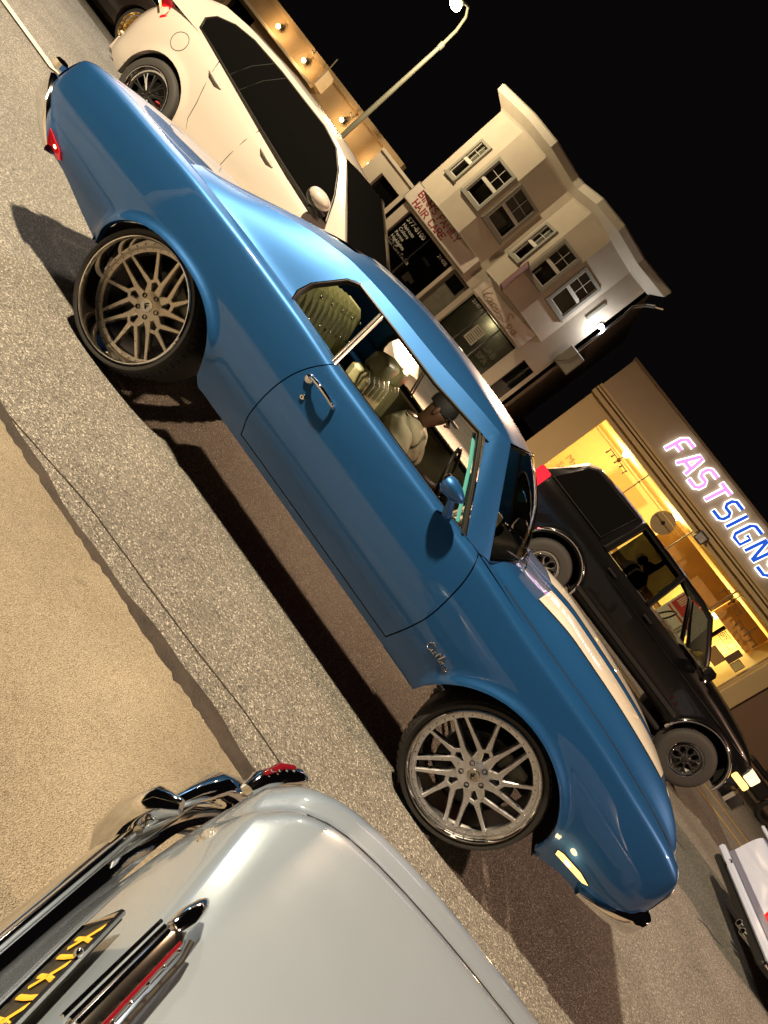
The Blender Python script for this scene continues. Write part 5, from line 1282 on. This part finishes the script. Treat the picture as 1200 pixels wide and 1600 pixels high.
for i, (x, z) in enumerate(((-17.8, 2.95), (-16.2, 2.93), (-13.62, 2.72), (-11.72, 2.52))):
    w_ = thing('wall_light', ['leftmost of the small warm wall lights on the brown building', 'warm wall light second from the left on the brown building', 'warm wall light behind the foot of the street lamp pole', 'warm wall light next to the small cream building'][i], 'lamp', (x, 19.9, z), group='warm wall lights on the brown building')
    b = MB(); b.box((-.06, -.06, -.02), (.06, .1, .16), .015); b.tube([(0, .08, .1), (0, -.10, .14), (0, -.16, .06)], .015, 6); b.build('bracket', 'dark_metal', w_)
    b = MB(); b.ball((0, -.16, 0), .075, 12, 8); b.build('bulb', 'sconce_glow', w_)
    lamp('wall_light_beam', 'POINT', (0, -.27, -.02), 52, (1, .60, .24), .06, w_)
for (x, z) in ((-16.2, 3.3), (-13.55, 3.05)):
    hk = thing('wall_bracket', 'small pale bracket on the brown wall above a light, %s' % ('further left' if x < -15 else 'near the lamp pole'), 'bracket', (x, 19.9, z), group='brackets on the brown wall'); b = MB(); b.tube([(0, .08, .0), (0, -.2, .06), (.05, -.3, .02)], .025, 6); b.build('arm', 'pole_paint', hk)
sgp = thing('hanging_sign', 'thin pale sign panel standing out from the brown wall', 'sign', (-15.0, 19.6, 3.05)); b = MB(); b.box((-.05, -.3, -.35), (.02, .38, .3), .01); b.build('panel', 'trim_white', sgp); b = MB(); b.tube([(0, -.3, .3), (0, -.35, .75)], .02, 6); b.build('rod', 'pole_paint', sgp)
db = thing('dark_building', 'dark reddish building barely visible between the roofs', 'building'); b = MB(); b.box((-18, 38, .22), (-11, 48, 6.2)); b.build('wall', 'dark_brick', db); b = MB(); b.box((-14.4, 38.4, 6.2), (-13.6, 39.2, 8.0)); b.build('chimney', 'dark_brick', db)
# street lamp in view
sl = thing('street_lamp', 'tall curved street lamp glowing above the white crossover', 'street lamp', (-11.58, 17.0, .22))
pts = [(0, 0, 0), (.0, 0, 2.5), (.05, 0, 4.6), (.08, 0, 5.9)]
b = MB(); b.tube(pts, [.095, .085, .07, .06], 12); b.tube([(.08, 0, 5.80), (.08, 0, 5.98)], .085, 10); b.build('pole', 'pole_paint', sl, 60)
b = MB(); b.tube([(.08, 0, 5.9), (.12, -.10, 6.45), (.22, -.45, 6.80), (.36, -1.0, 6.85), (.50, -1.5, 6.70), (.62, -1.85, 6.56)], [.055, .05, .045, .042, .04, .04], 10); b.build('arm', 'pole_paint', sl, 60)
b = MB(); hx, hy, hz = FAR[0]+11.58, FAR[1]-17.0, FAR[2]-.22
b.tube([(hx-.05, hy+.25, hz+.14), (hx, hy+.05, hz+.13), (hx, hy-.25, hz+.08)], [(.06, .06), (.16, .08), (.10, .05)], 10); b.build('lamp_head', 'pole_paint', sl, 60)
b = MB(); b.ball((hx, hy-.05, hz), .17, 16, 10, (1, 1.2, .8)); b.build('lamp_bulb', 'lamp_glow', sl)
nl = thing('street_lamp', 'street lamp on the near kerb behind the photographer, out of the frame', 'street lamp', (NEAR[0], -5.4, 0))
b = MB(); b.tube([(0, 0, 0), (0, 0, 8.6)], [.10, .07], 10); b.tube([(0, 0, 8.6), (0, .5, 9.2), (0, 1.9, 9.3)], .05, 8); b.box((-.16, 1.8, 9.12), (.16, 2.5, 9.26), .03); b.build('pole', 'pole_paint', nl)

# ------------------------------------------------------------------ the lit sign shop
YF = 17.0
fs = thing('sign_shop', 'tan flat-roofed shop with a brightly lit glass front behind the black truck', 'building')
b = MB(); wall_with_hole(b, (-.56, YF), (9.06, YF), .22, 3.52, [(.88, 9.04, .62, 3.34)], th=.22); b.build('wall', 'tan_wall', fs, 0)
b = MB(); b.box((8.52, YF-.16, .22), (9.06, YF-.002, 3.50), .01); b.build('pillar', 'tan_wall', fs)
b = MB(); b.box((-.56, YF-.10, 3.84), (16, YF+.2, 4.93)); b.build('parapet', 'fascia', fs)
b = MB(); b.box((-.60, YF-.14, 4.93), (16, YF+.24, 5.0)); b.build('coping', 'tan_dark', fs)
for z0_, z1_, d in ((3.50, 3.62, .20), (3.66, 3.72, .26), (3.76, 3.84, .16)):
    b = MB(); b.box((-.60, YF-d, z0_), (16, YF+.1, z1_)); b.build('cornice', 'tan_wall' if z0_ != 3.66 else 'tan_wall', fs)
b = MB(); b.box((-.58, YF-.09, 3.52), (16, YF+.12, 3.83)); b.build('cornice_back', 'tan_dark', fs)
b = MB(); b.box((-.56, YF+.22, .22), (-.34, 25, 4.9)); b.box((15.8, YF+.22, .22), (16, 25, 4.9)); b.box((-.56, 24.8, .22), (16, 25, 4.9)); b.box((-.34, YF+.22, 3.5), (15.8, 24.8, 3.6)); b.box((9.06, YF+.02, .22), (16, YF+.22, 3.5)); b.build('side_wall', 'brown_panel', fs, 0)
b = MB(); b.box((.1, 22.0, .3), (8.6, 22.1, 3.5)); b.box((.1, YF+.25, .3), (.2, 22, 3.5)); b.box((8.75, YF+.25, .3), (8.85, 22, 3.5)); b.build('inner_wall', 'interior_wall', fs, 0)
b = MB(); b.box((.1, YF+.25, 3.42), (8.85, 22, 3.48)); b.build('inner_ceiling', 'interior_wall', fs, 0)
b = MB(); b.box((.1, YF+.25, .22), (8.85, 22, .30)); b.build('inner_floor', 'shop_floor', fs, 0)
for i, (x, w_) in enumerate(((.33, 2.0), (2.36, 2.0), (4.39, 2.05), (6.47, 2.0))):
    mesh('shop_window', [(x, YF+.10, .64), (x+w_, YF+.10, .64), (x+w_, YF+.10, 3.33), (x, YF+.10, 3.33)], [(0, 1, 2, 3)], 'shop_glass', fs, 0)
    b = MB(); b.box((x+w_, YF+.06, .64), (x+w_+.03, YF+.14, 3.33)); b.build('mullion', 'tan_dark', fs)
b = MB(); b.box((.33, YF+.07, 2.98), (4.38, YF+.13, 3.0)); b.build('transom', 'interior_wall', fs)
T2 = lambda nm, s_, sz, x, z, mt, par: text(nm, s_, sz, mt, par, (x, YF+.085, z), (1, 0, 0), (0, 0, 1), .003)
T2('window_lettering', 'Make a', .30, .52, 1.75, 'orange_panel', fs); T2('window_lettering', 'Statement', .30, .52, 1.42, 'orange_panel', fs)
# things inside the shop
bk = thing('bulkhead', 'long orange bulkhead hanging from the shop ceiling', 'panel', (5.7, 19.2, 2.85)); b = MB(); b.box((-1.5, -.25, -.36), (1.4, .25, .42), .01); b.build('panel', 'orange_panel', bk); b = MB(); b.box((-1.5, -.26, -.40), (1.4, .26, -.362)); b.build('edge', 'tan_dark', bk)
b2 = thing('bulkhead', 'orange bulkhead further right with a rough plaster face', 'panel', (7.95, 19.0, 2.9)); b = MB(); b.box((-.75, -.25, -.38), (.7, .25, .40), .01); b.build('panel', 'orange_panel', b2)
b3 = thing('wall_board', 'tan board on the shop wall left of the hanging disc', 'panel', (2.75, 21.9, 2.5)); b = MB(); b.box((-.75, -.06, -.75), (.75, .08, .62), .01); b.build('panel', 'orange_panel', b3); b = MB(); b.box((-.55, -.09, -1.5), (-.05, -.065, -.2)); b.build('sample_panel', 'brown_panel', b3)
dk = thing('hanging_disc', 'round grey disc with a dark centre hanging behind the shop glass', 'disc', (3.78, 17.6, 2.86)); b = MB(); b.lathe([(0, .36), (.03, .36), (.03, .002)], 40, lambda a, r, t: (r*math.cos(t), -a, r*math.sin(t))); b.build('disc', 'fascia', dk); b = MB(); b.ball((0, -.04, 0), .06, 10, 8); b.build('knob', 'black_trim', dk)
fl = thing('sign_floodlight', 'boxy dark floodlight under the shop cornice', 'lamp', (4.62, 16.72, 3.36)); b = MB(); b.box((-.22, -.16, -.14), (.10, .16, .16), .02); b.build('housing', 'dark_metal', fl); b = MB(); b.box((-.20, -.175, -.12), (.06, -.158, .10)); b.build('lens', 'clear_lens', fl); b = MB(); b.tube([(.0, .1, .14), (.0, .16, .3)], .03, 6); b.build('bracket', 'dark_metal', fl)
for i, (x, y, z) in enumerate(((1.55, 18.2, 2.95), (6.85, 17.9, 3.05), (7.9, 18.0, 2.85))):
    tr = thing('track_light', ['dark branched ceiling light near the left end of the shop window', 'branched ceiling light over the middle of the shop', 'small branched ceiling light at the right end of the shop'][i], 'lamp', (x, y, z), group='branched lights under the shop ceiling')
    b = MB(); b.tube([(0, 0, .35), (0, 0, .1)], .015, 6); b.tube([(-.45, 0, .06), (.45, 0, .02)], .014, 6); b.ball((0, 0, .05), .07, 10, 8)
    for k in range(5): b.tube([(-.4+.2*k, 0, .05), (-.42+.2*k, -.12, -.12+.05*(k % 2))], [.012, .03], 6)
    b.build('arms', 'brown_panel', tr)
for i, (x, y, z) in enumerate(((1.6, 19.5, 3.36), (4.1, 19.2, 3.36), (7.3, 20.6, 2.75), (7.75, 20.6, 2.55))):
    sl_ = thing('shop_light', ['round light over the left part of the shop', 'round light in the middle of the shop', 'bright bulb at the upper right inside the shop', 'bright bulb below another at the right inside the shop'][i], 'lamp', (x, y, z), group='lights inside the sign shop')
    b = MB(); b.ball((0, 0, 0), .11, 12, 8); b.build('bulb', 'shop_lamp', sl_); b = MB(); b.tube([(0, 0, .05), (0, 0, .12 if z > 3 else .7)], .02, 6); b.build('stem', 'dark_metal', sl_)
    lamp('shop_light_beam', 'POINT', (0, -.1, -.22), 270 if i < 2 else 110, (1, .76, .32), .1, sl_)
po = thing('red_poster', 'red and white sale poster in the shop window behind the truck cab', 'poster', (6.30, 17.4, 1.75))
b = MB(); b.box((-.55, 0, -.75), (.55, .03, .62)); b.build('sheet', 'poster_white', po); b = MB(); b.box((-.50, -.004, -.10), (.05, -.001, .5)); b.box((.10, -.004, -.10), (.48, -.001, .5)); b.box((-.5, -.004, -.22), (.5, -.001, -.16)); b.build('red_block', 'poster_red', po)
b = MB()
for k in range(4): b.box((-.44+.06*k, -.008, .06+.0*k), (-.41+.06*k, -.005, .38))
for k in range(3): b.box((.16, -.008, .02+.13*k), (.42, -.005, .09+.13*k))
b.build('print', 'poster_white', po)
op = thing('open_sign', 'small OPEN sign hanging at the right end of the shop window', 'sign', (7.53, 17.3, 2.26)); b = MB(); b.tube([(-.30, 0, -.11), (.30, 0, -.11), (.30, 0, .11), (-.30, 0, .11)], .010, 6, closed=True); b.build('frame', 'tan_dark', op)
b = MB(); stroke_text('OPEN', GL, -.25, -.065, .13, .32, .75, lambda x, z: (x, -.01, z), b, .011, (0, 1, 0)); b.build('sign_lettering', 'tan_dark', op)
uf = thing('red_umbrella', 'half round red awning shape inside the shop under the OPEN sign', 'display', (7.35, 18.4, 1.70)); b = MB(); b.lathe([(0, .45), (.10, .38), (.20, .22), (.24, .01)], 24, lambda a, r, t: (r*math.cos(t), r*.4*math.sin(t), a)); b.build('canopy', 'poster_red', uf); b = MB(); b.tube([(0, 0, 0), (0, 0, -1.4)], .02, 6); b.build('stand', 'dark_metal', uf)
for i, (x, z, w_, h_, mt_) in enumerate(((7.75, 1.72, .50, .36, 'orange_panel'), (8.05, 2.12, .20, .46, 'brown_panel'), (8.32, 2.05, .26, .30, 'interior_wall'))):
    pf = thing('picture_frame', ['wide framed print low in the shop window', 'narrow dark board in the shop window', 'small square print at the right edge of the shop window'][i], 'frame', (x, 17.35, z), group='prints in the shop window'); b = MB(); b.box((-w_/2, 0, -h_/2), (w_/2, .03, h_/2)); b.build('print', mt_, pf); b = MB(); b.tube([(-w_/2, -.004, -h_/2), (w_/2, -.004, -h_/2), (w_/2, -.004, h_/2), (-w_/2, -.004, h_/2)], .015, 6, closed=True); b.build('frame', 'tan_dark', pf)
ct = thing('shop_counter', 'low counter inside the shop', 'counter', (4.5, 20, .3)); b = MB(); b.box((-2.5, -.3, 0), (2.5, .3, 1.0), .02); b.build('base', 'orange_panel', ct); b = MB(); b.box((-2.55, -.35, 1.0), (2.55, .35, 1.05), .01); b.build('worktop', 'brown_panel', ct)
# illuminated letters
ns = thing('shop_name_sign', 'illuminated sign reading FASTSIGNS, FAST in pink and SIGNS in blue with white outlines', 'sign', (1.93, YF-.10, 4.08))
x = 0
for i, ch in enumerate('FASTSIGNS'):
    st, w_ = NEON[ch]; h = .62; wd = .80; sh = .12
    mp = lambda px, pz, d: (x+(px*wd+sh*pz)*h, d, pz*h)
    b = MB()
    for pl_ in st: b.tube([mp(px, pz, -.07) for px, pz in pl_], (.04, .082), 8, flat=(0, 1, 0))
    lt = b.build('letter', 'white_neon', ns, 60)
    b = MB()
    for pl_ in st: b.tube([mp(px, pz, -.108) for px, pz in pl_], (.012, .050), 8, flat=(0, 1, 0))
    b.build('letter_face', 'pink_neon' if i < 4 else 'blue_neon', lt, 60)
    x += (w_*wd+.19)*h+(.03 if i == 3 else 0)+(.02 if ch != 'I' else .05)
# dark parked things at the far right
for i, (x, z, lab) in enumerate(((10.4, 17.9, 'dark parked motorcycle shape right of the shop pillar'),)):
    mc = thing('motorcycle', lab, 'motorcycle', (9.9, 14.2, .1))
    for xx in (-.7, .7):
        b = MB(); b.lathe([(-.06, .22), (-.07, .30), (0, .34), (.07, .30), (.06, .22)], 24, lambda a, r, t: (xx+r*math.cos(t), a, .34+r*math.sin(t))); b.build('wheel', 'tyre_rubber', mc)
    b = MB(); b.ball((.1, 0, .95), .28, 12, 8, (1.2, .7, .7)); b.build('tank', 'dark_paint', mc); b = MB(); b.box((-.7, -.15, .75), (-.05, .15, .88), .05); b.build('seat', 'black_trim', mc)
    b = MB(); b.tube([(.7, 0, .34), (.45, 0, 1.05), (.35, -.3, 1.15)], .03, 6); b.tube([(.45, 0, 1.05), (.35, .3, 1.15)], .03, 6); b.build('fork', 'dull_chrome', mc); b = MB(); b.box((-.35, -.18, .3), (.3, .18, .7), .06); b.build('engine', 'dark_metal', mc)
dkc = thing('dark_car', 'dark parked car with a red tail lamp at the right edge beyond the truck', 'car'); y0 = 13.4
Wd = pch((11.2, .8), (11.5, .92), (15.5, .92), (15.9, .8)); ZSd = pch((11.2, .85), (11.5, .98), (15.5, .95), (15.9, .8))
simple_body(dkc, 'body', 'dark_paint', np.linspace(11.2, 15.9, 30), Wd, Sw, ZSd, lambda x: ZSd(x)+.04, .32, ((12.2, .42, .38, .34), (15.0, .42, .38, .34)), y0)
cabin(dkc, [(11.6, 1.05), (12.2, 1.45), (13.2, 1.5), (14, 1.42), (14.7, 1.0)], [(11.5, 1), (12.2, 1), (13.2, 1), (14, 1), (14.9, .98)], .8, .6, y0, 'dark_glass')
b = MB(); b.box((11.17, y0-.85, .82), (11.3, y0-.45, .95), .02); b.build('tail_light', 'red_lens', dkc)
for sg in (-1, 1):
    for x in (12.2, 15.0): wheel(dkc, (x, y0+sg*.9, .43), .33, .22, .22, .03, sg, 'offroad')

# ------------------------------------------------------------------ the driver
pr = thing('person', 'person in a khaki t-shirt and dark cap at the wheel of the blue coupe', 'person', (-.25, .40, .485))
def skin(name, joints, edges, radii, mt, parent, sub=2):
    me = bpy.data.meshes.new(name); me.from_pydata(joints, edges, []); o = bpy.data.objects.new(name+'_tmp', me); COL.objects.link(o)
    md = o.modifiers.new('s', 'SKIN'); 
    for i, r in enumerate(radii): me.skin_vertices[0].data[i].radius = r if isinstance(r, tuple) else (r, r)
    me.skin_vertices[0].data[0].use_root = True
    ss = o.modifiers.new('u', 'SUBSURF'); ss.levels = sub; ss.render_levels = sub
    bpy.context.view_layer.update()
    m2 = bpy.data.meshes.new_from_object(o.evaluated_get(bpy.context.evaluated_depsgraph_get())); bpy.data.objects.remove(o)
    m2.materials.clear(); m2.materials.append(M[mt]); m2.shade_smooth()
    return link(bpy.data.objects.new(name, m2), parent)
J = [(0, 0, 0), (.0, 0, .16), (-.02, 0, .32), (-.03, 0, .44), (-.02, 0, .50), (.0, 0, .56), (.02, 0, .63), (.015, 0, .70),
     (-.03, -.19, .42), (.10, -.25, .22), (.34, -.14, .24), (.40, -.10, .27), (-.03, .19, .42), (.12, .25, .22), (.34, .16, .28), (.40, .12, .31),
     (.12, -.10, .0), (.42, -.12, .06), (.50, -.12, -.2), (.12, .10, .0), (.42, .12, .06), (.50, .12, -.2)]
E_ = [(0, 1), (1, 2), (2, 3), (3, 4), (4, 5), (5, 6), (6, 7), (3, 8), (8, 9), (9, 10), (10, 11), (3, 12), (12, 13), (13, 14), (14, 15), (0, 16), (16, 17), (17, 18), (0, 19), (19, 20), (20, 21)]
Rr_ = [(.15, .13), (.15, .12), (.17, .12), (.12, .09), .055, .062, (.088, .096), (.07, .08), .06, .047, .034, .030, .06, .047, .034, .030, .09, .065, .05, .09, .065, .05]
body = skin('body', J, E_, Rr_, 'skin', pr)
# nose, ears, eyes, mouth and fingers keep to the head and hands
b = MB(); b.tube([(.10, 0, .655), (.128, 0, .63), (.105, 0, .618)], [.012, .018, .012], 8); b.build('nose', 'skin', pr, 60)
for sg in (-1, 1):
    b = MB(); b.ball((.012, sg*.085, .645), .026, 10, 8, (.7, .4, 1.2)); b.build('ear', 'skin', pr, 60)
    b = MB(); b.ball((.092, sg*.032, .662), .011, 8, 6); b.build('eye', 'white_ink', pr)
for sg, (hx, hy, hz) in ((-1, (.40, -.10, .27)), (1, (.40, .12, .31))):
    for k in range(4):
        b = MB(); b.tube([(hx+.02, hy-.03+.02*k, hz+.01), (hx+.07, hy-.032+.021*k, hz+.025-.004*k), (hx+.085, hy-.03+.02*k, hz-.005), (hx+.065, hy-.03+.02*k, hz-.025)], [.010, .0095, .009, .007], 8); b.build('finger', 'skin', pr, 60)
    b = MB(); b.tube([(hx, hy+sg*-.03*-1, hz), (hx+.035, hy-sg*-.05, hz+.02), (hx+.06, hy-sg*-.035, hz+.03)], [.012, .011, .009], 8); b.build('thumb', 'skin', pr, 60)
Js = [(0, 0, .0), (.0, 0, .16), (-.02, 0, .32), (-.03, 0, .43), (-.03, -.20, .425), (.10, -.255, .215), (-.03, .20, .425), (.12, .255, .215), (-.025, 0, .475)]
sh_ = skin('shirt', Js, [(0, 1), (1, 2), (2, 3), (3, 4), (4, 5), (3, 6), (6, 7), (3, 8)], [(.20, .17), (.20, .165), (.205, .16), (.175, .125), .108, .098, .108, .098, .085], 'shirt', pr, 4)
from mathutils import noise
for v in sh_.data.vertices:                     # cloth folds running across the waist and from the shoulders
    c = v.co; n_ = noise.noise(Vector((c.x*6, c.y*5, c.z*3)))
    d = .006*math.sin(38*c.z+18*c.y*math.copysign(1, c.y)+11*n_)*sstep(.42, .10, c.z)+.004*math.sin(26*(c.z-abs(c.y)*1.6)+13*n_)+.018*n_
    v.co = c+v.normal*d
sh_.data.update()
b = MB(); b.lathe([(.660, .094), (.70, .098), (.74, .088), (.768, .058), (.778, .002)], 24, lambda a, r, t: (.012+1.08*r*math.cos(t), .90*r*math.sin(t), a))
b.box((.08, -.065, .668), (.175, .065, .679), .005); b.build('cap', 'cap', pr, 60)
